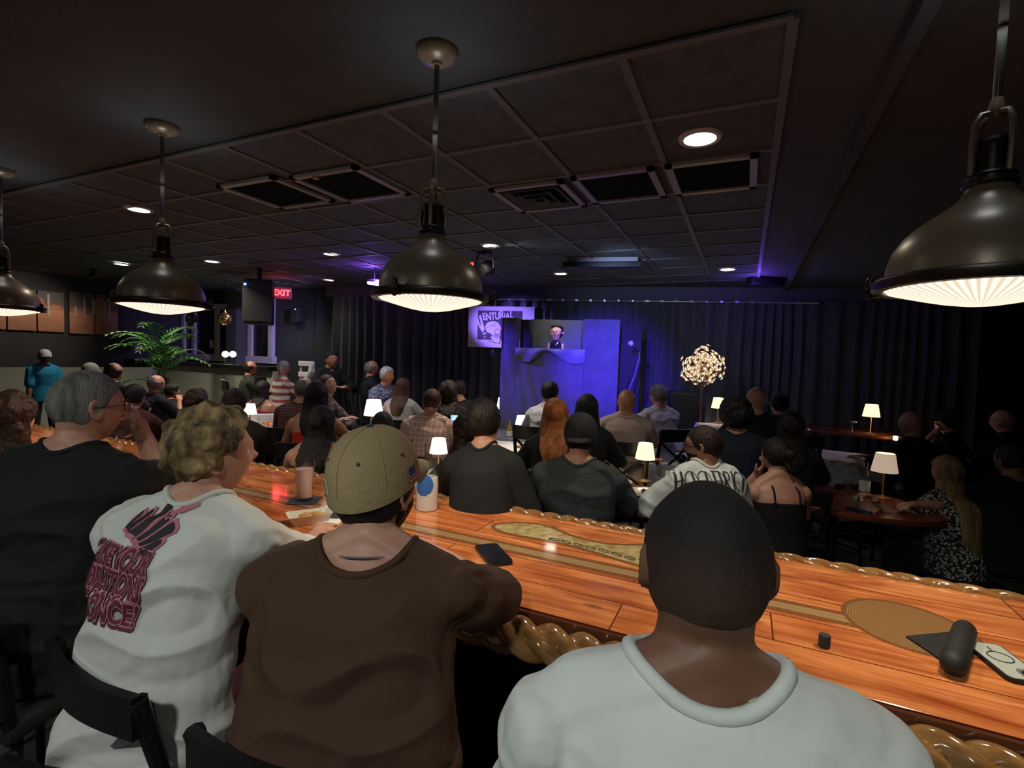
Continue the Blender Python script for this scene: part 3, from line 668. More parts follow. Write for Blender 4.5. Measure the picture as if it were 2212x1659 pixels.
# frosted bottle with blue print : ribbed body, glass shoulder
c = PZ(922, 1100, BZ); t = empty('water_carafe', (c.x, c.y, BZ+.0002)); tag(t, 'frosted white carafe with clear neck and blue patch, behind the tan cap', 'carafe')
m_fro = mat('frosted_white_glass', (.62, .58, .54), .45, bump=.15, bs=30)
ob('carafe_body', M().lathe([(0, 0), (.044, 0), (.048, .005), (.049, .12), (.046, .15), (0, .152)], 40), m_fro, t)
ob('carafe_neck', M().lathe([(.045, .151), (.036, .19), (.024, .225), (.016, .255), (.015, .30), (.018, .302), (.018, .297), (.0125, .296), (.0135, .255), (.0215, .225), (.033, .19), (.042, .152)], 32), m_glass, t)
blu = mat('blue_print', (.03, .13, .42), .4); q = M(); pr = [(.0496*math.cos(a), .0496*math.sin(a)) for a in [0]]
rings = []
for i in range(9):
    z = .075+.095*i/8; hw = .95*math.sqrt(max(0.02, 1-((i-4)/4.2)**2)); rr_ = .0497 if z < .12 else .0497-.003*((z-.12)/.03)
    rings.append([V((rr_*math.cos(-1.35+hw*(j/8-1)*1+hw*j/8), rr_*math.sin(-1.35+hw*(j/8-1)+hw*j/8), z)) for j in range(9)])
q.loft(rings, cap=False, closed=False); ob('blue_patch', q, blu, t)
# snifter held by the grey haired man is built with him
# ---------------------------------------------------------------- stage things
SROT = math.atan2(sdir.y, sdir.x)
def srt(t, px, py, off, z=None):
    p = SP(px, py, off); t.location = p if z is None else (p.x, p.y, z); t.rotation_euler = (0, 0, SROT); return p
# local frame of a stage thing: x right along the curtain, y away from the room, z up
m_cloth = mat('black_booth_cloth', (.11, .11, .13), .8, c2=(.085, .085, .10), vs=6, bump=.25, bs=9)
BO = 1.35; o0 = SP(1212, 780, BO)
def bx_(px, py, off=BO):
    p = SP(px, py, off)-V((o0.x, o0.y, 0)); return p.dot(sdir), p.z-STZ
booth = empty('puppet_booth', (o0.x, o0.y, STZ), SROT); tag(booth, 'tall blue lit puppet booth of draped black cloth at centre stage', 'puppet booth')
xl, zt = bx_(1085, 686); xr, _ = bx_(1340, 684); xa, zo = bx_(1150, 752); xb, _ = bx_(1258, 752); xf, _ = bx_(1122, 752)
def cloth(x0, x1, z0, z1, y, amp=.012, seed=0, th=.012, nz=14):
    rows = []; n = max(8, int((x1-x0)/.03)); sd = seed*7.3
    for i in range(nz+1):
        z = z0+(z1-z0)*i/nz; fr = []; bk = []
        for j in range(n+1):
            x = x0+(x1-x0)*j/n; d = amp*(noise.noise(V((x*5+sd, z*.9, sd)))+.5*noise.noise(V((x*13+z*3, z*1.6, sd+4))))
            fr.append(V((x, y+d, z))); bk.append(V((x, y+d+th, z)))
        rows.append(fr+bk[::-1])
    return M().loft(rows)
ob('side_panel', cloth(xl, xf, 0, zt, 0, .03, 1), m_cloth, booth)
ob('side_panel', cloth(xb, xr, 0, zt, 0, .02, 2), m_cloth, booth)
ob('inner_flap', cloth(xf, xa, zo, zt-.02, .02, .06, 3), mat('unlit_black_cloth', (.03, .03, .035), .9), booth)
ob('front_drape', cloth(xf-.02, xb+.02, 0, zo-.02, -.015, .035, 4), m_cloth, booth)
ob('backdrop', cloth(xa-.1, xb+.1, zo-.3, zt+.02, .45, .01, 5), mat('backdrop_cloth', (.10, .11, .13), .85), booth)
ob('return_panel', M().box((xr-.005, .3, zt/2), (.012, .6, zt)), m_cloth, booth, False)
ob('return_panel', M().box((xl+.005, .3, zt/2), (.012, .6, zt)), m_cloth, booth, False)
# swag
rows = []; n = 30
for i in range(7):
    f = i/6; fr = []; bk = []
    for j in range(n+1):
        s_ = j/n; x = xa-.22+(xb-xa+.26)*s_; drop = (.16-.10*math.exp(-((s_-.45)/.16)**2)+.03*math.sin(s_*9))
        z = zo-drop*f; d = -.045-.02*math.sin(f*math.pi)-.01*math.sin(s_*20+f*3); fr.append(V((x, d, z))); bk.append(V((x, d+.01, z)))
    rows.append(fr+bk[::-1])
ob('swag', M().loft(rows), mat('swag_cloth', (.15, .15, .19), .8), booth)
fr = M()
for x in (xl+.02, xr-.02): fr.cap((x, .56, 0), (x, .56, zt-.02), .015, .015, 8)
fr.cap((xl+.02, .56, zt-.02), (xr-.02, .56, zt-.02), .015, .015, 8)
ob('frame', fr, m_rail, booth)
sd_ = empty('drape_stand', (SP(1362, 780, 1.0).x, SP(1362, 780, 1.0).y, STZ), SROT); tag(sd_, 'narrow black drape panel standing right of the blue booth behind the microphone', 'drape')
p_ = (SP(1384, 700, 1.0)-SP(1340, 700, 1.0)).length; zt2 = SP(1362, 703, 1.0).z-STZ
ob('drape', cloth(-p_/2, p_/2, 0, zt2, 0, .05, 8), mat('unlit_black_cloth', (.03, .03, .035), .9), sd_)
# puppet
pu = empty('hand_puppet', (0, 0, 0)); tag(pu, 'cartoonish puppet with black hair, dark shirt and silver chain in the booth opening', 'puppet')
p = SP(1199, 757, BO-.22); pu.location = p; pu.rotation_euler = (0, 0, SROT)
pxs_ = (SP(1300, 757, BO-.22)-SP(1200, 757, BO-.22)).length/100     # metres per px
def pz(dx, dy): return (dx*pxs_, -dy*pxs_)                       # offset in pixels from (1199,757)
m_ps = mat('puppet_felt', (.80, .42, .34), .8, bump=.1); m_ph = mat('puppet_hair', (.008, .008, .010), .9, bump=.6, bs=80)
u_ = pxs_
h = M()
rt = Matrix.Rotation(R(-4), 3, 'Y')
h.ell([(V((1*u_, 0, 22*u_)), V((6*u_, 0, 0)), V((0, 6*u_, 0))), (V((1*u_, -1*u_, 26*u_)), V((8*u_, 0, 0)), V((0, 8*u_, 0))), (V((0, -2*u_, 30*u_)), V((9.5*u_, 0, 0)), V((0, 9*u_, 0))), (V((0, -2*u_, 33.2*u_)), V((10*u_, 0, 0)), V((0, 9.6*u_, 0)))], 24, .7)
h.ell([(V((0, -2*u_, 34*u_)), V((10.4*u_, 0, 0)), V((0, 10*u_, 0))), (V((2*u_, -1*u_, 40*u_)), V((11*u_, 0, 0)), V((0, 10*u_, 0))), (V((2*u_, 0, 46*u_)), V((11*u_, 0, 0)), V((0, 9*u_, 0))), (V((2*u_, 0, 50*u_)), V((9*u_, 0, 0)), V((0, 7*u_, 0)))], 24, .7)
h.sph((-11*u_, 2*u_, 42*u_), (2.5*u_, 2*u_, 3*u_), n=8); h.sph((15*u_, 2*u_, 38*u_), (3*u_, 2*u_, 2.6*u_), n=8)
h.box((1*u_, 0, 33.5*u_), (18*u_, 15*u_, 2*u_)); h.sph((-1*u_, -12*u_, 39*u_), (1.8*u_, 2*u_, 2*u_), n=6)
ob('puppet_head', h, m_ps, pu)
ob('mouth_line', M().box((0, -10.9*u_, 33.6*u_), (15*u_, 2*u_, .8*u_)), mat('puppet_mouth', (.15, .03, .03), .8), pu, False)
q = M()
for dx in (-3.6, 2.4): q.sph((dx*u_, -10.2*u_, 42.5*u_), (2.6*u_, 2*u_, 2.0*u_), n=8)
ob('eye_whites', q, mat('eye_white', (.8, .8, .8), .4), pu)
q = M()
for dx in (-3.6, 2.4): q.sph((dx*u_, -12.1*u_, 42.3*u_), (.8*u_, .6*u_, .9*u_), n=6)
ob('pupils', q, m_ph, pu)
q = M(); q.sph((3*u_, 3*u_, 50*u_), (13*u_, 9*u_, 5.5*u_), n=12); q.sph((8*u_, 7*u_, 42*u_), (8*u_, 6*u_, 14*u_), n=12)
for k in range(7): q.sph(((-7+k*2.8)*u_, -4*u_, (51+1.5*math.sin(k*2))*u_), (3*u_, 3*u_, 3.4*u_), n=7)
ob('puppet_hair', q, m_ph, pu)
q = M(); q.ell([(V((1*u_, 2*u_, -14*u_)), V((15*u_, 0, 0)), V((0, 7*u_, 0))), (V((1*u_, 2*u_, 4*u_)), V((14*u_, 0, 0)), V((0, 7*u_, 0))), (V((1*u_, 2*u_, 14*u_)), V((12*u_, 0, 0)), V((0, 6.5*u_, 0))), (V((1*u_, 2*u_, 22*u_)), V((7*u_, 0, 0)), V((0, 5*u_, 0)))], 24)
ob('puppet_shirt', q, mat('puppet_shirt', (.03, .022, .035), .85), pu)
q = M()
for s in (-1, 1):
    a = V(((1+s*15)*u_, 0, 13*u_)); q.cap(a, a+V((s*.5*u_, -2*u_, -14*u_)), 2.8*u_, 2.9*u_, 10)
ob('puppet_arms', q, m_ps, pu)
q = M(); q.tube([V(((1+6.5*math.sin(t))*u_, (-5.5-2.0*math.cos(t))*u_, (20-(1-abs(math.sin(t)))**.8*9.5)*u_)) for t in [R(-90+180*k/16) for k in range(17)]], .75*u_, 6)
ob('chain_necklace', q, mat('silver_chain', (.8, .8, .85), .25, .9), pu)
# banner
B0 = SP(1013, 661, .22); B1 = SP(1155, 661, .22); B2 = SP(1013, 749, .22)
bw = (B1-B0).length; bh = B0.z-B2.z; k_ = bw/1122.
ban = empty('stage_banner', (B0.x, B0.y, B2.z), SROT); tag(ban, 'white hanging banner with a sketched face and hand lettering, left of the booth', 'banner')
m_ban = mat('white_banner_cloth', (.62, .60, .66), .7, c2=(.56, .54, .6), vs=5); m_ink = mat('banner_ink', (.05, .04, .07), .7)
def bu(x, y): return ((x-100)*k_, (885-y)*k_*bh/(730*k_))
ob('banner_cloth', cloth(0, bw, 0, bh, 0, .006, 11, .004), m_ban, ban)
def plate(name, m2, m, y):
    me = M(); me.add([V((q.x, y-q.z, q.y)) for q in m2.v], m2.f); return ob(name, me, m, ban, False)
q = poly_mesh([bu(265, 745), bu(1010, 745), bu(1010, 232), bu(265, 232)]); plate('ink_panel', q, m_ink, -.010)
q = M()
def P2(l): q.add([V((*bu(x, y), 0)) for x, y in l], [tuple(range(len(l)))])
P2([(196, 408), (232, 382), (268, 368), (290, 440), (350, 560), (340, 610), (300, 540), (262, 455), (235, 432)])
P2([(283, 330), (318, 306), (345, 420), (392, 560), (358, 622), (338, 600), (330, 500)])
P2([(350, 650), (390, 622), (425, 630), (400, 648), (368, 662)]); P2([(378, 700), (408, 682), (402, 712), (384, 722)])
plate('letter_v', q, m_ban, -.013)
for ch_, x, y, s_, rot in (('E', 375, 345, 150, .25), ('N', 450, 345, 165, .16), ('T', 528, 335, 150, .1), ('U', 600, 330, 160, .05), ('R', 672, 305, 170, .0), ('i', 722, 322, 120, 0), ('A', 775, 322, 120, 0), ('L', 843, 305, 160, .02), ('.', 910, 325, 170, 0)):
    tm = text_mesh(ch_, s_*k_, bold=.006, font_scale=(.72, 1.05)); cx, cy = bu(x, y); tm.xf(Matrix.Translation((cx, cy, 0)) @ Matrix.Rotation(rot, 4, 'Z'))
    plate('letter', tm, m_ban, -.014)
q = M(); P2([(400, 520), (420, 460), (480, 425), (560, 420), (620, 440), (660, 500), (672, 560), (655, 610), (665, 660), (640, 700), (600, 720), (550, 690), (500, 640), (440, 620), (410, 580)])
P2([(560, 640), (655, 640), (655, 800), (630, 815), (560, 780), (490, 700)])
plate('sketched_face', q, m_ban, -.016)
q = M()
def ln(*pts, w_=6):
    for a, b in zip(pts, pts[1:]): stroke(q, bu(*a), bu(*b), w_*k_, w_*k_*.8)
ln((410, 545), (450, 530), (500, 500), (560, 470), (600, 440)); ln((520, 510), (560, 500), (590, 520)); ln((560, 600), (590, 560), (640, 560), (660, 590), w_=8)
ln((560, 610), (580, 645), (630, 655), (655, 640), w_=9); ln((490, 700), (540, 690), (600, 720), (650, 700)); ln((480, 700), (475, 780), (530, 790), (650, 810), w_=8)
ln((500, 720), (520, 760), (560, 750)); ln((420, 420), (520, 395), (640, 405), w_=9); ln((610, 455), (640, 480), (655, 520))
plate('sketch_lines', q, m_ink, -.018)
ln2 = M().tube([SP(1153, 661, .22)-V((B0.x, B0.y, B2.z)), SP(1168, 645, .18)-V((B0.x, B0.y, B2.z))], .004, 5)
ln2.v = [Matrix.Rotation(-SROT, 3, 'Z') @ x for x in ln2.v]; ob('banner_cord', ln2, m_rail, ban)
# microphone stand
ms = empty('microphone_stand', SP(1345, 880, 1.75)*1, SROT); ms.location.z = STZ; tag(ms, 'microphone on a straight stand with a drooping cable, right of the booth', 'microphone')
def sl_(px, py, off, root):
    p = SP(px, py, off)-root.location; return Matrix.Rotation(-SROT, 3, 'Z') @ p
m_blk2 = mat('black_metal', (.02, .02, .022), .4, .5)
ob('stand_base', M().lathe([(0, 0), (.13, 0), (.13, .012), (.03, .025), (0, .025)], 32), m_blk2, ms)
top = sl_(1374, 762, 1.75, ms); jn = V((.02, 0, top.z-.05))
ob('stand_pole', M().tube([V((0, 0, .02)), V((0, 0, .5)), V((.1, 0, top.z-.15)), top], [.012, .012, .009, .008], 10), m_blk2, ms)
hd = sl_(1363, 742, 1.75, ms); tl = sl_(1380, 758, 1.75, ms)
ob('microphone_body', M().cap(hd, tl, .018, .013, 12), m_blk2, ms); ob('microphone_grille', M().sph(hd, .036, n=12), mat('mic_grille', (.5, .5, .55), .35, .7, bump=.5, bs=400), ms)
cbl = [tl, tl+V((.01, 0, -.08)), tl+V((-.03, .0, -.28)), tl+V((-.12, 0, -.55)), V((-.02, 0, .25)), V((-.15, 0, .012)), V((-.6, -.1, .012))]
ob('microphone_cable', M().tube(cbl, .006, 6), mat('cable_grey', (.2, .2, .25), .5), ms)
# lit blossom tree
tr = empty('lit_tree', (0, 0, 0)); p = SP(1511, 905, 1.35); tr.location = (p.x, p.y, STZ); tr.rotation_euler = (0, 0, SROT); tag(tr, 'small round artificial tree covered in warm glowing blossom lights beside the stage curtain', 'lit tree')
m_bark = mat('tree_bark', (.10, .05, .035), .8, bump=.4, bs=40)
ob('tree_base', M().box((0, 0, .015), (.26, .26, .03), bev=.005), m_blk2, tr)
cz = SP(1512, 790, 1.35).z-STZ; ctr = V((0, 0, cz)); up_ = SP(1511, 845, 1.35).z-STZ; mpp = (SP(1600, 790, 1.35)-SP(1500, 790, 1.35)).length/100
ob('trunk', M().tube([(0, 0, .02), (.01, 0, up_*.5), (0, 0, up_), (0, 0, cz)], [.022, .018, .016, .01], 10), m_bark, tr)
q = M(); rnd = random.Random(12); pts = []
while len(pts) < 230:
    a = V((rnd.uniform(-56, 56), rnd.uniform(-38, 38), rnd.uniform(-50, 52)))
    ln_ = math.sqrt((a.x/55)**2+(a.y/36)**2+(a.z/50)**2)
    if .45 < ln_ < 1.0 and not (a.z > 20 and abs(a.x-6) > 30-(a.z-20)*.5) and not (a.z < -30 and abs(a.x+4) > 30): pts.append(a*mpp+ctr)
for a in pts[::6]:
    b = V((0, 0, up_+rnd.random()*.15)); q.tube([b, b.lerp(a, .5)+V((0, 0, .03)), a], [.008, .005, .003], 5)
ob('branches', q, m_bark, tr)
m_bl = emis('blossom_light', (1, .80, .50), 3.4); m_pet = mat('blossom_petal', (.75, .6, .42), .6, em=(1, .72, .42), es=.22)
fl = M(); fl.sph((0, 0, 0), .0085, n=4)
fp = M()
for k in range(5):
    a = k*2*math.pi/5; c = V((math.cos(a)*.017, math.sin(a)*.017, -.002)); fp.sph(c, (.013, .010, .004), Matrix.Rotation(a, 3, 'Z'), n=4)
flo = None
for i, a in enumerate(pts[:100]):
    rt = (a-ctr).to_track_quat('Z', 'Y').to_euler()
    if flo is None:
        flo = ob('blossom', fp, m_pet, tr, loc=a, rot=rt); bu_ = ob('blossom_bulb', fl, m_bl, flo)
    else:
        c = flo.copy(); col.objects.link(c); c.parent = tr; c.location = a; c.rotation_euler = rt
        d = bu_.copy(); col.objects.link(d); d.parent = c
for nm, src, mm in (('further_blossoms', fp, m_pet), ('further_bulbs', fl, m_bl)):
    q = M()
    for a in pts[100:]:
        rt = (a-ctr).to_track_quat('Z', 'Y').to_matrix()
        q.add([rt @ x+a for x in src.v], src.f)
    tag(ob(nm, q, mm, tr), kind='stuff')
light('POINT', p*0+V((p.x, p.y, STZ+cz))-snor*-.1, 4, (1, .78, .5), .2)
# speaker box on the stage floor
t = empty('stage_speaker', (0, 0, 0)); p = SP(1472, 905, .8); t.location = (p.x, p.y, STZ); t.rotation_euler = (0, 0, SROT); tag(t, 'black speaker box on the stage left of the lit tree trunk', 'speaker')
hh = SP(1472, 846, .8).z-STZ; ww = .36
ob('cabinet', M().box((0, 0, hh/2), (ww, .35, hh), bev=.012), mat('black_speaker_vinyl', (.03, .03, .033), .6), t, False); ob('grille', M().box((0, -.18, hh/2), (ww-.04, .012, hh-.05)), mat('speaker_grille', (.02, .02, .022), .5, bump=.3, bs=600), t, False)
# ---------------------------------------------------------------- fixtures
def CP(px, py, dz=0): return PZ(px, py, CEIL-dz)
# hanging stage spotlight
p = CP(1047, 545, .03); t = empty('stage_spotlight', (p.x, p.y, CEIL-.01)); tag(t, 'black hanging stage spotlight with a red indicator under the ceiling', 'stage light')
q = M(); q.tube([(-.07, 0, -.02), (-.10, 0, -.10), (-.12, 0, -.19)], .009, 6); q.tube([(.07, 0, -.02), (.10, 0, -.10), (.11, 0, -.19)], .009, 6); q.cap((-.075, 0, -.02), (.075, 0, -.02), .01, .01, 8); q.cap((0, 0, 0.008), (0, 0, -.03), .016, .016, 8)
ob('yoke', q, m_blk2, t)
q = M().lathe([(0, -.09), (.06, -.085), (.07, -.05), (.075, .09), (.082, .10), (.072, .10), (.066, .02), (0, .015)], 24); q.xf(Matrix.Translation((0, 0, -.2)) @ Matrix.Rotation(R(-70), 4, 'X')); ob('lamp_can', q, m_blk2, t)
ob('indicator', M().box((-.115, -.07, -.15), (.045, .012, .03), bev=.003), emis('red_indicator', (1, .04, .02), 4), t, False)
# projector screen case
A = CP(1216, 573, .10); B = CP(1386, 572, .10); t = empty('projector_screen_case', ((A.x+B.x)/2, (A.y+B.y)/2, CEIL-.001), math.atan2(B.y-A.y, B.x-A.x)); tag(t, 'long black projector screen case fixed under the ceiling before the stage', 'projector screen')
L_ = (B-A).length; ob('screen_case', M().box((0, 0, -.095), (L_, .07, .06), bev=.01), m_blk2, t, False); ob('mount_plate', M().box((0, .03, -.035), (L_*.9, .02, .07)), mat('mount_plate', (.3, .28, .32), .5), t, False)
p = CP(1325, 598); t = tag(ob('ceiling_speaker', M().lathe([(0, -.012), (.10, -.012), (.13, -.004), (.135, .0)], 28), mat('dim_ceiling_speaker', (.12, .12, .14), .5), loc=(p.x, p.y, CEIL)), 'flat round ceiling speaker grille right of the small downlight', 'ceiling speaker')
# ultraviolet tube fixture
p = PD(807, 611, 6.6); t = empty('ultraviolet_light', p, SROT); tag(t, 'glowing violet tube light mounted near the ceiling left of the centre pendant', 'stage light')
q = M().cap((-.07, 0, 0), (.07, 0, -.02), .02, .02, 10); ob('violet_tube', q, emis('violet_glow', (.50, .22, 1), 14), t)
ob('light_housing', M().box((0, .035, .03), (.22, .05, .05), bev=.01), m_blk2, t, False); ob('hanger', M().cap((0, .03, .05), (0, .03, CEIL-p.z-.001), .008, .008, 8), m_blk2, t)
UVP = p
# right stage fixture
p = PD(1655, 592, 6.4); t = empty('ultraviolet_light', (p.x, p.y, CEIL-.06), SROT+.3); tag(t, 'black stage light bar in the ceiling corner right of the curtain, throwing blue up', 'stage light')
ob('light_housing', M().box((0, 0, 0), (.45, .12, .09), bev=.015), m_blk2, t, False); ob('hanger', M().cap((0, 0, .04), (0, 0, .0585), .02, .02, 8), m_blk2, t)
# hanging speaker at left
p = PD(560, 655, 7.0); t = empty('hanging_speaker', (p.x, p.y, p.z-.32), YAW+.35); tag(t, 'large black loudspeaker hanging before the window, with a tiny blue light', 'speaker')
ob('cabinet', M().box((0, 0, .33), (.36, .34, .62), bev=.03), mat('black_speaker_vinyl2', (.018, .018, .02), .5), t, False)
ob('grille', M().box((0, -.185, .33), (.36, .012, .55), bev=.004), mat('speaker_grille', (.02, .02, .022), .5), t, False)
ob('power_light', M().sph((-.15, -.2, .55), .016, n=6), emis('blue_led', (.1, .25, 1), 8), t); ob('ceiling_bracket', M().cap((0, 0, .63), (0, 0, CEIL-t.location.z-.001), .03, .03, 10), m_blk2, t)
# exit sign
A = PD(608, 633, 8.0); t = empty('exit_sign', A, YAW+.3); tag(t, 'glowing red EXIT sign hung under the ceiling near the hanging speaker', 'exit sign')
ob('sign_case', M().box((0, .012, 0), (.30, .04, .19), bev=.008), mat('exit_case', (.10, .01, .012), .5), t, False)
tm = text_mesh('EXIT', .13, ext=.003, bold=.004); tm.xf(Matrix.Translation((0, -.012, -.0)) @ Matrix.Rotation(math.pi/2, 4, 'X')); ob('sign_letters', tm, emis('exit_red', (1, .04, .05), 6), t, False)
ob('sign_hanger', M().box((0, .012, (CEIL-A.z+.09)/2), (.02, .02, CEIL-A.z-.092)), m_blk2, t, False)
light('POINT', A-V(fw)*.12, 1.2, (1, .04, .04), .05)
# small wall speaker
p = BP(651, 682, .0); t = tag(ob('wall_speaker', M().box((0, -.08, 0), (.18, .14, .26), bev=.01), mat('black_speaker_vinyl2', (.018, .018, .02), .5), loc=(BP(651, 682).x, YB-.012, p.z), smooth=False), 'small black wall speaker right of the exit sign', 'speaker')
ob('status_light', M().sph((.03, -.155, .10), .01, n=5), emis('blue_led', (.1, .25, 1), 8), t)
# ornaments before the window
def ornament(px, py, d, m, label, r=.10):
    p = PD(px, py, d); t = empty('hanging_ornament', p); tag(t, label, 'ornament')
    ob('ball', M().sph((0, 0, 0), (r, r, r*.95), n=14), m, t); ob('cap', M().lathe([(0, r+.05), (.015, r+.05), (.03, r+.0), (.045, r*.86), (0, r*.8)], 14), m, t)
    ob('cord', M().cap((0, 0, r+.04), (0, 0, CEIL-p.z-.001), .004, .004, 6), m_blk2, t)
ornament(485, 689, 8.0, mat('gold_ball', (.75, .5, .18), .18, .9), 'gold ball ornament hanging before the window')
ornament(414, 690, 8.0, mat('black_ball', (.02, .02, .025), .1, .3), 'glossy black ball ornament hanging before the window', .09)
# twin accent lamps on the half wall
for px, lab, e_, sh in ((481, 'left bright globe lamp on the half wall by the window', 5, 0), (497, 'right dimmer globe lamp on the half wall by the window', 2, 1)):
    p = PZ(px, 790, 1.487); p = BP(px, 765, 1.0); t = empty('globe_lamp', (p.x, YB-.95, 1.487)); tag(t, lab, 'lamp')
    zc = max(.08, p.z-1.487)
    ob('globe', M().sph((0, 0, zc), .055, n=12), emis('globe_glow_%d' % sh, (1, .85, .6), e_), t); ob('lamp_base', M().lathe([(0, 0), (.05, 0), (.05, .012), (.014, .02), (.014, zc-.04), (0, zc-.04)], 16), m_blk2, t)
p = BP(481, 765, 1.0); light('POINT', (p.x, YB-1.1, p.z+.02), 5, (1, .85, .6), .05)
# white notice on the dark glass
p = BP(453, 742, .06); tag(ob('notice', M().box((0, 0, 0), (.11, .004, .16)), mat('paper_white', (.5, .5, .5), .8), loc=(p.x, YB-.026, p.z), smooth=False), 'small white notice stuck to the dark window', 'notice')
# monitor on stand
p = PD(662, 795, 7.0); t = empty('white_highchair', (p.x, p.y, 0), YAW-.3); tag(t, 'white slatted stand with a curved arm beyond the far tables', 'stand')
mw_ = mat('white_plastic', (.6, .58, .55), .5)
for dz in (.0, -.15): ob('slat', M().box((0, 0, p.z+.06+dz), (.26, .03, .07), bev=.01), mw_, t, False)
ob('arm', M().tube([(.10, -.02, p.z+.05), (.11, -.05, p.z-.04), (.05, -.05, p.z-.13), (.08, -.03, p.z-.2)], .03, 8), mw_, t)
for dx in (-.15, .15): ob('leg', M().cap((dx, .02, .0145), (dx*.7, .02, p.z+.05), .014, .014, 8), mw_, t)
# track spot for the prints
t = empty('picture_light', (XL+1.6, 4.3, CEIL)); tag(t, 'small ceiling picture light aimed at the canvas prints', 'picture light')
ob('light_base', M().lathe([(0, -.03), (.05, -.03), (.05, -.001), (0, -.001)], 20), m_blk2, t); q = M().lathe([(0, 0), (.03, 0), (.035, .10), (.03, .10), (0, .02)], 16); q.xf(Matrix.Translation((0, 0, -.06)) @ Matrix.Rotation(R(-125), 4, 'Y')); ob('light_head', q, m_blk2, t)
# palm in a pot
def palm():
    p = PD(352, 845, 7.6); t = empty('potted_palm', (p.x, p.y, 0)); tag(t, 'tall potted palm with arching green fronds before the half wall', 'plant')
    k = PD(352, 845, 7.6).z
    ob('pot', M().lathe([(0, .001), (.15, .001), (.2, .35), (.22, .36), (.20, .37), (.18, .34), (0, .33)], 28), m_blk2, t)
    m_lf = mat('palm_leaf', (.06, .17, .045), .5, c2=(.10, .25, .07), vs=8); rnd = random.Random(3)
    ob('stem', M().tube([(0, 0, .33), (.02, 0, .9), (0, .02, 1.5), (.04, .0, 1.8)], [.03, .025, .02, .014], 8), mat('palm_stem', (.09, .10, .04), .7), t)
    spec = []
    for i in range(26):
        az = rnd.uniform(0, 2*math.pi); L = rnd.uniform(.45, .7); z0 = rnd.uniform(1.0, 1.85); el = rnd.uniform(.8, 1.4); spec.append((az, L, z0, el))
    for az, L, z0, el in spec:
        q = M(); pts = []; d = V((math.cos(az), math.sin(az), 0)); n = 10
        for j in range(n+1):
            s = j/n; pts.append(V((0, 0, z0))+d*(L*s*math.cos(el*(1-s*.9)))+V((0, 0, L*(math.sin(el)*s-.55*s*s*s))))
        q.tube(pts, [.006*(1-j/n*.7) for j in range(n+1)], 5)
        for j in range(1, n+1):
            a = pts[j]; tg = (pts[j]-pts[j-1]).normalized(); sd = d.cross(V((0, 0, 1))).normalized()
            for s in (-1, 1):
                ll = .17*math.sin(math.pi*(.18+.75*j/n))+.04; e = a+(tg*.75+sd*s*.75+V((0, 0, -.2))).normalized()*ll; m_ = a.lerp(e, .5)+V((0, 0, .01)); wv = tg*.022
                q.add([a, m_+wv, e, m_-wv, m_+V((0, 0, .004))], [(0, 1, 4), (1, 2, 4), (2, 3, 4), (3, 0, 4), (0, 3, 2, 1)])
        ob('frond', q, m_lf, t, False)
    return t
palm()
# ---------------------------------------------------------------- stage light
bc = SP(1212, 800, BO)
light('SPOT', SP(1300, 640, 4.2)*1, 1500, (.07, .03, 1), .05, aim=SP(1305, 790, BO), angle=34, blend=.9, name='blue_wash')
light('SPOT', UVP+V((.05, -.1, -.03)), 900, (.09, .04, 1), .05, aim=SP(1125, 810, BO), angle=34, blend=.9, name='blue_wash')
light('SPOT', UVP+V((.0, -.1, .0)), 1300, (.28, .17, 1), .05, aim=SP(1084, 700, .2), angle=26, blend=.8, name='violet_wash')
light('POINT', UVP+V((.0, -.05, .08)), 9, (.28, .1, 1), .04, name='violet_spill')
p = PD(1655, 592, 6.4); light('POINT', (p.x-.1, p.y-.25, CEIL-.2), 7, (.2, .08, 1), .04, name='violet_spill')
light('SPOT', SP(1300, 560, 3.4)*1, 70, (.45, .6, 1), .08, aim=SP(1420, 720, .2), angle=70, blend=1, name='stage_wash')  # added light with no fixture, lifts the dark curtain
light('SPOT', SP(1230, 600, 3.2), 30, (1, .85, .9), .06, aim=SP(1205, 730, BO), angle=9, blend=.6, name='puppet_fill')  # added fill with no fixture of its own, brightens the puppet
light('SPOT', UVP+V((-.1, -.05, -.03)), 420, (.5, .36, 1), .05, aim=BP(490, 720), angle=36, blend=.9, name='violet_wash')
p = CP(1062, 560, .16); light('SPOT', (p.x, p.y, CEIL-.10), 5, (.6, .85, 1), .03, aim=(p.x+1.6, p.y+.5, CEIL), angle=60, blend=.8, name='stage_wash')
light('SPOT', SP(1500, 590, 3.0), 14, (.55, .45, 1), .1, aim=SP(1480, 940, 2.2), angle=60, blend=1, name='stage_wash')
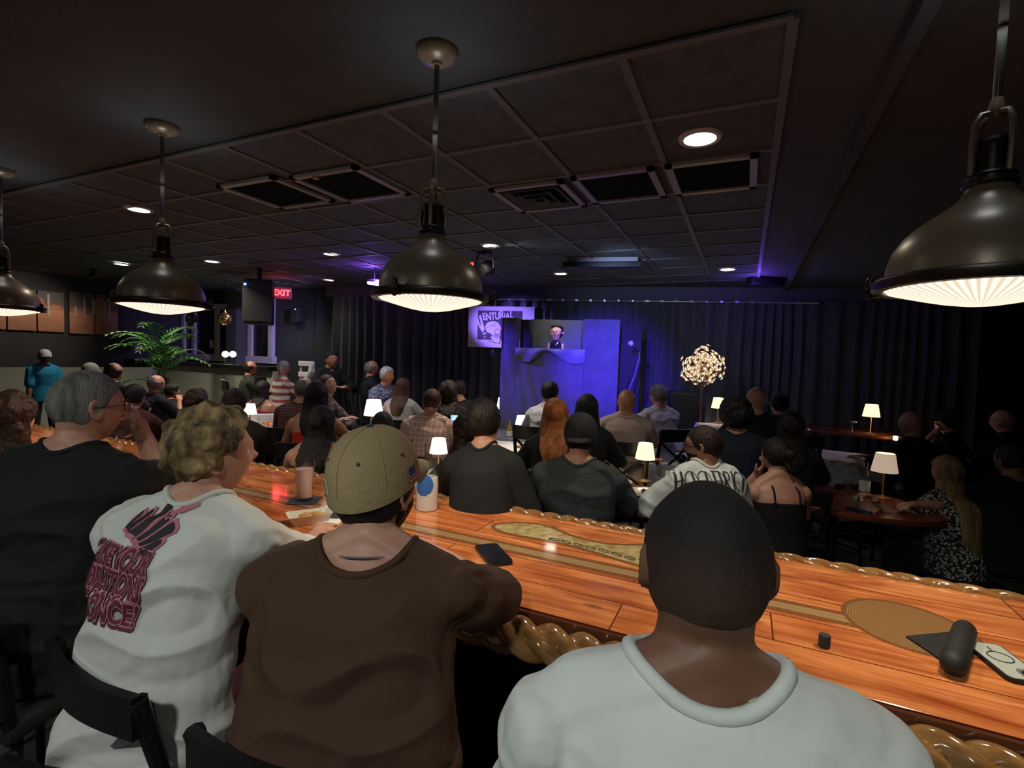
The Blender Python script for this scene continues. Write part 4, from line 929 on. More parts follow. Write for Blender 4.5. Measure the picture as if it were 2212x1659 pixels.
# ---------------------------------------------------------------- people builder
def sstep(a, b, x):
    t = max(0, min(1, (x-a)/(b-a))); return t*t*(3-2*t)
def head_pt(d, s=1.0, jaw=1.0):
    x, y, z = d.x, d.y, d.z
    px, py, pz = x*.0765, y*.094, z*.116
    if z > 0: px *= 1+.30*z*(1-z); py *= 1+.10*z*(1-z)
    if z < 0:
        px *= 1-.30*jaw*(-z)**1.6
        if y < 0: py *= 1-.42*(-z)**1.1
        else: py *= 1-.10*(-z)**2
    if y < -.2 and z > -.3: py *= 1.03
    if y > 0:
        g = lambda a, b_: math.exp(-((x-a[0])/b_[0])**2-((z-a[1])/b_[1])**2)
        py += .004*g((0, .20), (.35, .10))*1.5
        py -= .010*(g((.36, .04), (.17, .10))+g((-.36, .04), (.17, .10)))
        py += .008*g((0, .05), (.09, .16))+.024*g((0, -.16), (.12, .10))+.010*(g((.14, -.20), (.09, .06))+g((-.14, -.20), (.09, .06)))
        py += .007*g((0, -.44), (.24, .045))+.007*g((0, -.56), (.20, .05))-.004*g((0, -.50), (.25, .02))
        py += .010*g((0, -.80), (.26, .15))+.004*(g((.5, -.15), (.2, .2))+g((-.5, -.15), (.2, .2)))
        py -= .004*g((0, -.68), (.25, .06))
    return V((px, py, pz))*s
def hairline(y, front=.50):
    if y < -.3: return -.62+(y+1)*.30
    if y < .15: return -.40+(y+.3)*.75
    if y < .45: return -.06+(y-.15)*1.3
    return .33+(y-.45)*(front-.33)/.4
def hair_fn(T, front=.50, nz=0, nf=30, top=0, seed=0, bald=None, s=1.0, side=1.0, low=0):
    def f(d):
        c = sstep(-.05, .06, d.z-hairline(d.y, front)+low)
        if bald and d.z > bald[0] and d.y > bald[1]: c = 0
        th = T*(side+(1-side)*sstep(.0, .7, d.z))+top*sstep(.3, .9, d.z)
        n_ = nz*noise.noise(d*nf*.1+V((seed, 0, 0))) if nz else 0
        th = -.006+(th+.006+n_)*c
        p = head_pt(d, s); dd = V((d.x, d.y, d.z)); return p+dd*th
    return f
def ik(S, W, l1, l2, pole):
    d = W-S; L = min(d.length, (l1+l2)*.999); u = d.normalized(); W = S+u*L
    a = (l1*l1-l2*l2+L*L)/(2*L); h = math.sqrt(max(0, l1*l1-a*a)); p = pole-u*pole.dot(u); p.normalize()
    return S+u*a+p*h, W
def hand(mb, w_, dirv, nrm, curl=.5, s=1.0, side=1, spread=.1):
    d = dirv.normalized(); n_ = (nrm-d*nrm.dot(d)).normalized(); l = d.cross(n_)*side
    rt = Matrix((l, d, n_)).transposed()
    mb.sph(w_+d*.048*s, (.040*s, .054*s, .015*s), rt, n=10); mb.cap(w_-d*.02*s, w_+d*.02*s, .026*s, .028*s, 10)
    for i, (off, ln_) in enumerate(((-.030, .062), (-.010, .073), (.011, .069), (.030, .052))):
        p = w_+d*(.088-.004*abs(i-1.5))*s+l*off*s; a = 0; dd = (d+l*spread*(i-1.5)*.5).normalized(); r_ = .0088*s
        for k in range(3):
            a += curl*(.7 if k == 0 else 1.0); q = dd*math.cos(a)-n_*math.sin(a); e = p+q*ln_*s*(.45, .32, .25)[k]
            mb.cap(p, e, r_, r_*.92, 8); r_ *= .92; p = e
    p = w_+d*.02*s-l*.028*s; q = (d*.7-l*.75-n_*.35*(curl+.3)).normalized(); e = p+q*.045*s; mb.cap(p, e, .013*s, .0105*s, 8)
    q2 = (d*.95-l*.15-n_*.5*(curl+.2)).normalized(); mb.cap(e, e+q2*.034*s, .0102*s, .0085*s, 8)
SKIN = {'light': ((.50, .27, .19), (.42, .20, .14)), 'tan': ((.40, .20, .125), (.33, .15, .09)), 'olive': ((.33, .175, .11), (.27, .13, .08)), 'brown': ((.19, .085, .05), (.15, .065, .04)), 'red': ((.48, .21, .13), (.40, .15, .09))}
def skin_mat(k): a, b = SKIN[k]; return mat('skin_'+k, a, .5, c2=b, vs=9, bump=.04, bs=160)
HAIR = {'black': (.012, .010, .010), 'brown': (.035, .02, .013), 'dark': (.018, .013, .010), 'blond': (.30, .20, .09), 'grey': (.20, .19, .175), 'white': (.55, .52, .50), 'red': (.42, .13, .035), 'auburn': (.06, .022, .012), 'dyed': (.36, .235, .105)}
def hair_mat(k, tex=1):
    c = HAIR[k]; d = tuple(x*(.16 if k == 'dyed' else .45) for x in c)
    return mat('hair_%s' % k, c, .55, c2=d, vs=26, st=(1, 1, .22), bump=.8, bs=110, spec=.3)
def cloth_mat(c, name=None, rough=.85):
    nm = name or ('cloth_%02x%02x%02x' % tuple(int(x*255) for x in c)); return mat(nm, c, rough, bump=.75, bs=12, spec=.25, c2=tuple(x*.86 for x in c), vs=5)
PEOPLE = []; NCH = []
def person(label, px, py, w_, yaw, wm=.165, hyaw=0, lean=8, roll=0, twist=0, hp=0, skin='tan', hair=('buzz', 'dark'), top=(.02, .02, .022), tmat=None, sleeve='short', trouser=(.02, .02, .025),
           armL='table', armR='table', width=1.0, belly=0, s=1.0, vox=.009, chair=True, glasses=None, stool=False, depth=None, group=None, extra=None, stand=False, beard=None, detail=False, hroll=0, hs=1.0, neck=1.0, seatmin=None, fold=0, neckcut=.03, collar=(.078, .066, .0)):
    az = math.atan((px-1106)/FPX); Z = depth or wm*FPX/(w_*math.cos(az)); C = PD(px, py, Z)
    wz = YAW-az-R(yaw)
    rw = Matrix.Rotation(wz, 3, 'Z')
    L, rl = R(lean), R(roll)
    def dr(k): v = V((math.sin(rl*k), math.sin(L*k), 1)); v.z = math.sqrt(max(.05, 1-v.x**2-v.y**2)); return v.normalized()
    P = V((0, 0, 0)); W = P+dr(.55)*.17*s; Cs = W+dr(1.0)*.20*s; SH = Cs+dr(1.15)*.11*s; N = SH+dr(1.25)*.050*s; H = N+(V((0, .024, 0))+dr(.45)*(.155-neckcut))*s*1.0
    root_xy = C-(rw @ H); pz = C.z-H.z
    t = empty('person', (root_xy.x, root_xy.y, 0), wz); tag(t, label, 'person', group)
    Pz = V((0, 0, pz)); P, W, Cs, SH, N, H = [q+Pz for q in (P, W, Cs, SH, N, H)]
    tw = Matrix.Rotation(R(twist), 3, 'Z'); lat = tw @ V((math.cos(rl), 0, -math.sin(rl))); fwd = tw @ V((0, 1, 0))
    upv = dr(1.1); fv = lat.cross(upv)*-1; fv = upv.cross(lat)
    wd = width*s
    inv = Matrix.Translation((-root_xy.x, -root_xy.y, 0)); toL = rw.to_4x4().inverted() @ inv
    def loc(q): return toL @ V(q)
    # arms
    arms = {}
    for sd, spec in ((-1, armL), (1, armR)):
        S = SH+lat*(sd*.165*wd)-upv*.045*s; l1, l2 = .285*s, .25*s; pole = V((sd*.6, -.3, -1))
        if isinstance(spec, dict):
            if 'E' in spec: E = loc(spec['E']); Wr = loc(spec['W'])
            else: E, Wr = ik(S, loc(spec['W']), l1, l2, V(spec.get('pole', pole)))
            hn = spec.get('hn', V((0, 0, 1))); cu_ = spec.get('curl', .4)
        else:
            hn = V((0, 0, 1)); cu_ = .35
            if spec == 'table': Wr = V((sd*.10, .40, pz+.28)); pole = V((sd*1, -.1, -.8))
            elif spec == 'lap': Wr = V((sd*.09, .30, pz+.13))
            elif spec == 'face': Wr = H+V((sd*.07, .10, -.15)); hn = V((-sd*.6, -.6, .3)); pole = V((sd*.5, .3, -1)); cu_ = .7
            elif spec == 'fold': Wr = V((-sd*.04, .27, pz+.27)); pole = V((sd*1, 0, -.5))
            elif spec == 'down': Wr = S+V((sd*.05, .06, -.50)); pole = V((0, -1, 0)); hn = V((sd, 0, 0))
            elif spec == 'phone': Wr = V((sd*.08, .34, pz+.42)); pole = V((sd*.6, -.1, -1)); cu_ = .6
            E, Wr = ik(S, Wr, l1, l2, pole)
        arms[sd] = (S, E, Wr, hn, cu_)
    # body
    b = M(); hy = R(hyaw); hr = Matrix.Rotation(-hy+R(twist)*0, 3, 'Z') @ Matrix.Rotation(-R(hp), 3, 'X') @ Matrix.Rotation(R(hroll), 3, 'Y')
    n_ = 40 if detail else 22
    b.sph(H, 1, hr, n=n_, fn=lambda d: head_pt(d, s*hs))
    for sd in (-1, 1):
        ec = H+hr @ V((sd*.0750, -.006, -.004))*s*hs; er = hr @ Matrix.Rotation(sd*.28, 3, 'Z') @ Matrix.Rotation(.12, 3, 'X')
        if detail:
            ring = [ec+er @ V((sd*.005, .017*math.cos(a)*(1-.25*max(0, -math.sin(a))), .030*math.sin(a)))*s*hs for a in [2*math.pi*k/16 for k in range(17)]]
            b.tube(ring, .0052*s*hs, 8, cap=False); b.sph(ec+er @ V((0, .004, -.004))*s*hs, (.004, .014, .024), er, n=8); b.sph(ec+er @ V((sd*.003, .004, -.026))*s*hs, (.006, .008, .008), er, n=6)
        else: b.sph(ec, (.0075*s, .018*s, .031*s), er, n=8)
    nb = N-upv*.03*s
    b.ell([(H+V((0, -.030, -.035))*s, lat*.052*s*neck, fv*.058*s), (H+hr @ V((0, -.022, -.09))*s, lat*.055*s*neck, fv*.056*s), (N+V((0, 0, .0)), lat*.060*s*neck, fv*.058*s), (nb-upv*.01, lat*.085*wd, fv*.066*s), (SH-upv*.03*s, lat*.13*wd, fv*.075*s)], 20)
    def torso(mb, g, low=True):
        st = []
        if low: st += [(P-V((0, 0, .08*s)), lat.lerp(V((1, 0, 0)), .9)*(.150*wd+g), V((0, .110+belly*.4, 0))*s+V((0, g, 0))), (P+V((0, 0, .02)), V((.165*wd+g, 0, 0)), V((0, (.115+belly*.6)*s+g, 0)))]
        st += [(W+V((0, belly*.35, 0)), (V((1, 0, 0))*.5+lat*.5)*((.150+belly*.5)*wd+g), fv*((.105+belly*.6)*s+g)), (W.lerp(Cs, .55)+V((0, belly*.2, 0)), lat*(.162*wd+g+belly*.2), fv*((.112+belly*.3)*s+g)), (Cs+upv*.02, lat*(.172*wd+g), fv*(.112*s+g)), (SH-upv*.035*s, lat*(.172*wd+g), fv*(.094*s+g)), (SH+upv*.0, lat*(.14*wd+g), fv*(.076*s+g)), (SH+upv*.027*s, lat*(.095*wd+g*.6), fv*(.062*s+g*.5))]
        mb.ell(st, 28, .92)
    torso(b, 0 if sleeve == 'tank' else -.012)
    for sd in (-1, 1):
        S, E, Wr, hn, cu_ = arms[sd]
        sk_ = 0 if sleeve == 'tank' else .010; b.cap(S-upv*.012, S.lerp(E, .35), .058*s-sk_, .052*s-sk_); b.cap(S.lerp(E, .3) if sk_ else S, E, (.050-sk_*.6)*s, .040*s); b.cap(E, E.lerp(Wr, .35), .041*s, .041*s); b.cap(E.lerp(Wr, .3), Wr, .040*s, .026*s)
        b.cap(N+V((0, -.01, .02))*s, S.lerp(N, .25)+upv*.012*s, .046*s, .046*s)
        hand(b, Wr, (Wr-E).normalized()*.85+V((0, .0, 0)), V(hn), cu_, s, side=-sd)
    bo = ob('body', b, skin_mat(skin), t); fuse(bo, vox, 3 if detail else 3)
    # top
    g = (.014 if sleeve != 'tank' else .007)*s
    if sleeve != 'none':
        c = M(); torso(c, g)
        if stand or sleeve == 'tank': pass
        for sd in (-1, 1):
            S, E, Wr, hn, cu_ = arms[sd]
            if sleeve == 'tank': continue
            c.cap(N+V((0, -.01, -.004))*s, S.lerp(N, .12)+upv*.008*s, .043*s+g, .050*s+g); c.cap(S-upv*.01, S.lerp(E, .4), .050*s+g, .054*s+g); 
            if sleeve == 'short': c.cap(S, S.lerp(E, .80), .056*s+g, .052*s+g*1.3)
            elif sleeve == 'half': c.cap(S, E.lerp(S, .02), .056*s+g, .050*s+g*1.2)
            else: c.cap(S, E, .055*s+g, .045*s+g); c.cap(E, Wr.lerp(E, .06), .046*s+g, .034*s+g)
        # hem
        c.ell([(P-V((0, .0, .10*s)), V((.168*wd+g, 0, 0)), V((0, (.125+belly*.5)*s+g, 0))), (P+V((0, 0, .03)), V((.172*wd+g, 0, 0)), V((0, (.125+belly*.6)*s+g, 0))), (W, V(((.155+belly*.5)*wd+g, 0, 0)), V((0, (.11+belly*.6)*s+g, 0)))], 28, .95)
        if sleeve == 'tank':
            c.v = [q if (q-SH).dot(upv) < -.115*s else q-upv*((q-SH).dot(upv)+.115*s) for q in c.v]
            for sd in (-1, 1):
                for k in (-1, 1):
                    a = SH+lat*sd*.075*wd; c.tube([SH+lat*sd*.085*wd-upv*.13*s+fv*k*.112*s, SH+lat*sd*.085*wd-upv*.04*s+fv*k*.100*s, a+upv*.012*s+fv*k*.04*s, a+upv*.02*s], .0085*s, 6)
        elif sleeve != 'none':
            pass
        sh = ob('top', c, tmat or cloth_mat(top), t)
        def post(o, fold=fold, s=s, SH=SH, lat=lat, fv=fv, upv=upv, bo=bo, collar=collar, wd=wd, sleeve=sleeve, t=t, mt=tmat or cloth_mat(top)):
            me = o.data
            if sleeve != 'tank':
                rx, ry, cy = collar[0]*wd, collar[1]*s, collar[2]
                def rr(p): d = p-SH; return math.hypot(d.dot(lat)/rx, (d.dot(fv)-cy)/ry), d.dot(upv)
                nn = [q.normal.copy() for q in me.vertices]
                for q, n2 in zip(me.vertices, nn):
                    r_, h_ = rr(q.co)
                    if r_ < 1 and h_ > -.16: q.co = q.co-n2*(.045*min(1, (1-r_)*14))-upv*.022*min(1, (1-r_)*9)
                ttree = BVHTree.FromPolygons([q.co for q in me.vertices], [tuple(p.vertices) for p in me.polygons]); bm_ = bo.data; tree = BVHTree.FromPolygons([q.co for q in bm_.vertices], [tuple(p.vertices) for p in bm_.polygons]); ring = []
                for k in range(41):
                    a = 2*math.pi*k/40; o_ = SH+lat*rx*math.cos(a)+fv*(ry*math.sin(a)+cy)+upv*.09; h = tree.ray_cast(o_, -upv, .4)
                    h2 = ttree.ray_cast(o_+(o_-upv*o_.dot(upv)-(SH-upv*SH.dot(upv)))*.05, -upv, .4); p_ = h[0]+h[1]*.004*s if h[0] is not None else o_-upv*.1
                    if h2[0] is not None and (h2[0]-p_).dot(upv) > 0: p_ = p_.lerp(h2[0]+upv*.002, .9)
                    ring.append(p_)
                for _ in range(6): ring = [(ring[k-1 if k else -2]+ring[k]*2+ring[k+1 if k < 40 else 1])/4 for k in range(41)]
                if len(me.vertices) > 0: ob('collar', M().tube(ring, collar[3]*s if len(collar) > 3 else .0085*s, 10, cap=False), mt, t)
            if not fold: return
            nn = [q.normal.copy() for q in me.vertices]
            for q, n2 in zip(me.vertices, nn):
                p = q.co; w1 = noise.noise(V((p.x*5, p.y*5, p.z*8)))*3+noise.noise(V((p.x*2, p.y*2, p.z*2+9)))*2
                r1 = 1-abs(noise.noise(V((p.x*4+w1*.35, p.y*4+w1*.25, p.z*7.5))))*2.6; r2 = noise.noise(V((p.x*11, p.y*11, p.z*15+w1)))
                d_ = p-SH; rc = math.hypot(d_.dot(lat)/(collar[0]*wd), (d_.dot(fv)-collar[2])/(collar[1]*s)) if d_.dot(upv) > -.16 else 9
                q.co = p+n2*sstep(1.05, 1.9, rc)*(fold*(max(-.4, r1)-.3)*1.25+fold*.35*r2)
        fuse(sh, vox*.9 if not detail else vox, 4, post=post); t['_top'] = 0; TOPS[t.name] = sh
    # legs
    if True:
        q = M(); hz = P.z-.02
        q.ell([(P+V((0, -.0, -.10*s)), V((.155*wd, 0, 0)), V((0, .12*s, 0))), (P+V((0, 0, .0)), V((.162*wd, 0, 0)), V((0, .112*s+belly*.5, 0))), (P+V((0, 0, .06)), V((.155*wd, 0, 0)), V((0, .108*s+belly*.5, 0)))], 20)
        feet = []
        for sd in (-1, 1):
            hip = P+V((sd*.09*s, .02, -.04))
            if stand: kn = V((sd*.10, .03, max(.3, pz*.52))); an = V((sd*.10, 0, .09))
            else:
                kn = P+V((sd*.13*s, .40*s, -.015)); an = V((sd*.13, .36*s, max(.085, kn.z-.42*s)))
            q.cap(hip, kn, .083*s, .060*s); q.cap(kn, an, .058*s, .045*s); feet.append(an)
        tr_ = ob('trousers', q, cloth_mat(trouser), t); fuse(tr_, .014, 4)
        f = M()
        for an in feet:
            ob('shoe', M().ell([(an+V((0, -.06, -.03)), V((.03, 0, 0)), V((0, 0, .03))), (an+V((0, -.03, -.03)), V((.038, 0, 0)), V((0, 0, .05))), (an+V((0, .05, -.045)), V((.042, 0, 0)), V((0, 0, .035))), (an+V((0, .14, -.055)), V((.045, 0, 0)), V((0, 0, .027))), (an+V((0, .19, -.062)), V((.03, 0, 0)), V((0, 0, .018)))], 14, .8), cloth_mat((.03, .03, .03), 'shoe_black', .5), t)
    # hair
    st_, hc = hair; hm = hair_mat(hc); S_ = s*hs
    def HP(v): return H+hr @ (V(v)*S_)
    hvox = .0045 if detail else .007
    if st_ in ('fade', 'buzz', 'short', 'curly', 'long', 'wavy', 'bun', 'afro', 'fringe', 'undercap'):
        q = M(); K = dict(fade=(.0025, .0), buzz=(.004, .0), short=(.011, .004), curly=(.024, .022), long=(.014, .004), wavy=(.020, .012), bun=(.009, .002), afro=(.04, .02), fringe=(.010, .004), undercap=(.010, .002))[st_]
        bald = (.35, -.55) if st_ == 'fringe' else None
        fn = hair_fn(K[0], nz=K[1], nf=45 if st_ == 'curly' else 28, seed=px*.1, bald=bald, s=S_, front=.42 if st_ in ('long', 'wavy') else .52, side=.6 if st_ in ('short', 'curly') else 1, low=.20 if st_ == 'fade' else (-.12 if st_ == 'curly' else 0))
        q.sph(H, 1, hr, n=n_, fn=fn)
        if st_ == 'curly':
            rnd = random.Random(px)
            for k in range(46 if detail else 20):
                a = rnd.uniform(0, 2*math.pi); e = rnd.uniform(.25, 1); d = V((math.cos(a)*math.sqrt(1-e*e), math.sin(a)*math.sqrt(1-e*e), e))
                if d.z < hairline(d.y, .62)+.12: continue
                q.sph(H+hr @ (head_pt(d, S_)+d*.016), rnd.uniform(.013, .021), n=6)
        if st_ in ('long', 'wavy'):
            L_ = .36 if st_ == 'long' else .27
            if isinstance(extra, (int, float)): L_ = extra
            bk = -V((0, 1, 0)); dn = V((0, 0, -1)); slope = math.tan(L*1.0)*.9
            base = HP((0, -.045, .02))
            stt = []
            for k in range(10):
                f = k/9; wdt = (.083+.030*math.sin(f*2.8)-(.040*f*f))*S_; zz = -.03*S_-L_*f
                c0 = base+V((0, 0, zz)); zt_ = min(1, max(0, (c0.z-P.z)/max(.1, SH.z-P.z))); sp_y = P.lerp(SH, zt_).y-(.118+belly*.3)*s; sp_x = P.lerp(SH, zt_).x
                bl_ = sstep(SH.z+.10, SH.z-.06, c0.z); c0.y = c0.y*(1-bl_)+min(c0.y, sp_y-.012)*bl_; c0.x = c0.x*(1-bl_*.6)+sp_x*bl_*.6
                stt.append((c0, V((1, 0, 0))*wdt, V((0, 1, 0))*(.055*(1-bl_)+.030*bl_-.008*f)*S_))
            q.ell(stt, 20)
            for sd in (-1, 1): q.cap(HP((sd*.07, -.01, .03)), HP((sd*.082, -.035, -.12)), .022*S_, .03*S_, 8)
        if st_ == 'bun': q.sph(HP((0, -.118, .03)), .036*S_, n=8); q.cap(HP((0, -.09, -.02)), HP((0, -.12, -.06)), .02*S_, .012*S_, 8)
        h = ob('hair', q, hm if not (px == 1522) else FADE(hm), t)
        def hpost(o, st_=st_):
            me = o.data; nn = [v.normal.copy() for v in me.vertices]; A = dict(curly=.004, long=.0035, wavy=.006, afro=.005, short=.0025).get(st_, .001)
            for v, n2 in zip(me.vertices, nn):
                p = v.co; k = noise.noise(V((p.x*55, p.y*55, p.z*(9 if st_ in ('long', 'bun') else 45)))); v.co = p+n2*k*A
        fuse(h, hvox, 2, post=hpost)
    if beard:
        q = M()
        def bf(d):
            c = sstep(-.22, -.34, d.z-.3*max(0, .3-d.y)*0)*sstep(-.25, -.05, d.y)*(1-.9*math.exp(-((d.x)/.2)**2-((d.z+.5)/.06)**2))*(1 if not (abs(d.x) < .25 and d.z > -.36) else .0)
            return head_pt(d, S_)+d*(-.005+(beard[1]+.005)*c)
        q.sph(H, 1, hr, n=n_, fn=bf); fuse(ob('beard', q, hair_mat(beard[0]), t), hvox, 2)
    # eyes and brows
    if detail or abs(yaw+hyaw) > 40:
        for sd in (-1, 1):
            e = ob('eye', M().sph(HP((sd*.0275, .0705, .004)), .0125*S_, n=8), mat('eye_white', (.8, .8, .8), .4), t)
            ob('iris', M().sph(HP((sd*.0275, .0775, .004)), (.0062*S_, .0062*S_, .0062*S_), n=6), mat('iris_dark', (.03, .015, .01), .15), e)
            ob('eyebrow', M().tube([HP((sd*.012, .0865, .022)), HP((sd*.03, .0825, .030)), HP((sd*.046, .070, .024))], [.003*S_, .0038*S_, .002*S_], 6), hair_mat(hc if hc not in ('white',) else 'grey'), t)
    if glasses:
        gl = M(); 
        for sd in (-1, 1):
            c = V((sd*.033, .098, .002)); rr_ = [HP((c.x+.026*math.cos(a), c.y-.006*abs(math.cos(a)) if math.cos(a)*sd > 0 else c.y, c.z+.019*math.sin(a))) for a in [2*math.pi*k/20 for k in range(21)]]
            gl.tube(rr_, .0019*S_, 6, cap=False); gl.tube([HP((sd*.058, .092, .006)), HP((sd*.078, .05, .008)), HP((sd*.083, -.01, .006)), HP((sd*.080, -.028, -.012))], .0019*S_, 6)
        gl.tube([HP((-.010, .100, .004)), HP((0, .104, .007)), HP((.010, .100, .004))], .002*S_, 6)
        g_ = ob('glasses', gl, mat('frame_'+glasses, {'black': (.01, .01, .01), 'brown': (.09, .03, .02), 'gold': (.4, .3, .1)}[glasses], .25), t)
    PEOPLE.append((t, dict(H=H, hr=hr, HP=HP, S=S_, SH=SH, lat=lat, upv=upv, fv=fv, P=P, Cs=Cs, W=W, N=N, arms=arms, rw=rw, root=root_xy, wz=wz, pz=pz, Z=Z, toL=toL)))
    if label.startswith(('man in brown tee', 'man with curly', 'man in white tee with dark', 'grey haired man with glasses')): print('STOOL', label[:25], [round(x, 2) for x in root_xy], round(math.degrees(wz)), round(P.z-.1, 2))
    if chair and not stand: NCH.append((root_xy, wz, P.z-.10*s, label, stool, w_ > 58))
    SEATS.append((label[:34], round(Z, 2), round(P.z-.10*s, 2)))
    return t, PEOPLE[-1][1]
TOPS = {}; SEATS = []
def FADE(m0):
    m = mat('skin_fade_hair', (.012, .010, .009), .75, bump=.3, bs=420, spec=.35); n = m.node_tree.nodes; L = m.node_tree.links; b = n['Principled BSDF']
    tc = [x for x in n if x.type == 'TEX_COORD'][0]; sp = n.new('ShaderNodeSeparateXYZ'); L.new(tc.outputs['Object'], sp.inputs[0])
    mr = n.new('ShaderNodeMapRange'); mr.inputs[1].default_value = FADEZ[0]; mr.inputs[2].default_value = FADEZ[1]; L.new(sp.outputs['Z'], mr.inputs[0])
    r = n.new('ShaderNodeValToRGB'); r.color_ramp.elements[0].color = (.20, .09, .055, 1); r.color_ramp.elements[1].color = (.014, .011, .010, 1)
    x = r.color_ramp.elements.new(.45); x.color = (.07, .035, .022, 1); L.new(mr.outputs[0], r.inputs[0]); L.new(r.outputs[0], b.inputs['Base Color']); return m
FADEZ = [1.365, 1.53]
def tshirt_local(info, u, v):  # a point on the back plane: u right, v up from shoulder line, in the person's frame
    return info['SH']+info['lat']*u+info['upv']*v
m_skinw = None
# ---------------------------------------------------------------- the people at the bar (foreground)
# near man, white tee, from behind
t1, i1 = person('man in white tee with dark faded hair, back to viewer at the near bar', 1522, 1226, 262, -11, depth=.70, lean=7, hp=-8, skin='brown', hair=('fade', 'black'), top=(.66, .68, .66), sleeve='short', width=1.12, s=1.04, vox=.006, detail=True, stool=True, armL='lap', armR='lap', neck=1.12, beard=('black', .004), fold=.011, belly=.02, collar=(.088, .064, -.004, .010), neckcut=.036)
# brown tee, tan cap
we = PZ(1078, 1285, 1.095); ww = PZ(925, 1188, 1.10)
t2, i2 = person('man in brown tee and tan baseball cap leaning his elbow on the bar', 812, 1055, 168, 14, depth=1.17, lean=22, hyaw=26, hp=-4, skin='light', hair=('undercap', 'black'), top=(.068, .034, .021), sleeve='short', width=1.06, s=1.08, vox=.006, detail=True, stool=True,
    armR=dict(E=we, W=ww, hn=(0, 0, 1), curl=.5), armL=dict(W=PZ(700, 1175, 1.10), curl=.4), trouser=(.20, .15, .09), beard=('black', .006), fold=.012, belly=.06, collar=(.092, .082, -.012), neckcut=.048)
# white tee, curly dyed hair
t3, i3 = person('man with curly blond dyed hair in white tee with pink back print', 458, 982, 170, 38, depth=1.40, lean=20, hyaw=42, hp=-4, skin='light', hair=('curly', 'dyed'), top=(.60, .60, .56), sleeve='half', width=1.05, s=1.05, hroll=4, vox=.006, detail=True, stool=True,
    armR=dict(W=PZ(690, 1150, 1.09), curl=.5), armL=dict(W=PZ(420, 1050, 1.10), curl=.4), trouser=(.22, .07, .09), fold=.011, neckcut=.045)
# grey haired man with glasses drinking
hw = PD(306, 930, 1.98)
t4, i4 = person('grey haired man with glasses and black shirt drinking from a snifter', 188, 880, 165, 48, depth=1.70, lean=14, hyaw=22, skin='light', hair=('buzz', 'grey'), top=(.012, .013, .013), sleeve='half', width=1.25, s=1.07, vox=.006, detail=True, stool=True, glasses='brown',
    armR=dict(E=PD(352, 1035, 2.02), W=hw, hn=(.4, .4, .6), curl=.75), armL=dict(W=PZ(280, 1000, 1.10), curl=.4), fold=.010, belly=.05)
# brown haired person at the far left edge
t5, i5 = person('person with tousled brown hair in dark clothes cropped at the left edge', 22, 905, 120, 40, depth=2.35, lean=16, skin='light', hair=('wavy', 'auburn'), top=(.01, .01, .011), sleeve='long', width=1.0, stool=True, vox=.008, extra=.14)
# snifter in the grey haired man's hand
gp = hw+(ray(262, 925).normalized()*0)+V((0, 0, 0)); gp = PD(272, 922, 1.93)
gl = empty('snifter_glass', gp); gl.rotation_euler = (R(20), R(55), YAW); tag(gl, 'round snifter glass tipped to the mouth of the grey haired man', 'glass')
ob('glass_bowl', M().lathe([(0, -.045), (.02, -.043), (.036, -.02), (.038, 0), (.030, .028), (.028, .028), (.0355, 0), (.034, -.019), (.019, -.040), (0, -.041)], 28), m_glass, gl)
ob('glass_foot', M().lathe([(0, -.0455), (.006, -.047), (.005, -.065), (.03, -.073), (.03, -.075), (0, -.075)], 24), m_glass, gl)
# ---- tan cap
def cap_on(t, I, c, c2=None, brim=True, name='baseball_cap', yawoff=0, patch=False, backward=False):
    S_ = I['S']; H = I['H']; hr = I['hr'] @ Matrix.Rotation(R(yawoff), 3, 'Z') @ Matrix.Rotation(R(4), 3, 'X'); q = M()
    m = mat('cap_%s' % name+'%02x' % int(c[0]*255), c, .85, bump=.25, bs=90, c2=tuple(x*.8 for x in c), vs=5)
    rings = []; prof = [(-.005, 1.0), (.02, 1.02), (.05, .985), (.075, .90), (.095, .77), (.112, .58), (.122, .36), (.127, .12), (.1275, .01)]
    for dz, k in prof: rings.append([H+hr @ V((.088*k*math.cos(a)*S_, (.107*k*math.sin(a)-.004)*S_, (dz+.012+.016*math.sin(a)*(1-k*0)*max(0, 1-dz/.05))*S_)) for a in [2*math.pi*j/40 for j in range(40)]])
    inn = [[H+(p-H)*.965 for p in r] for r in reversed(rings)]
    q.loft(rings+inn, cap=False); cp = ob(name, q, m, t)
    ob('cap_button', M().sph(H+hr @ V((0, -.004, .1405))*S_, (.009, .009, .005), n=6), mat('cap_button_dark', (.03, .03, .06), .7) if patch else m, cp)
    for k in range(6):
        a = math.pi/6+k*math.pi/3; pts = [H+hr @ V((.0888*kk*math.cos(a)*S_, (.1078*kk*math.sin(a)-.004)*S_, (dz+.0125+.016*math.sin(a)*max(0, 1-dz/.05))*S_)) for dz, kk in prof[1:]]
        if patch: ob('cap_seam', M().tube(pts, .0013, 5), m, cp)
        if patch:
            e = H+hr @ V((.0895*.9*math.cos(a+.5), .1085*.9*math.sin(a+.5)-.004, .089))*S_; ob('eyelet', M().sph(e, (.004, .004, .004), n=6), mat('eyelet_thread', (.10, .08, .05), .8), cp)
    # brim
    sg = -1 if backward else 1; br = []
    for j in range(15):
        a = R(-62+124*j/14); x = math.sin(a); y = math.cos(a); o_ = V((.082*x, sg*(.098*y-.004), .022)); e = V((.080*x, sg*(.098*y+.075*math.cos(a*1.25)), .012-.015*x*x)); br.append((o_, e))
    rr_ = [[H+hr @ (o_*S_), H+hr @ (o_.lerp(e, .5)*S_+V((0, 0, .004))), H+hr @ (e*S_), H+hr @ ((e+V((0, 0, -.004)))*S_), H+hr @ ((o_+V((0, 0, -.004)))*S_)] for o_, e in br]
    q = M(); q.loft(rr_); ob('brim', q, m, cp)
    return cp, hr
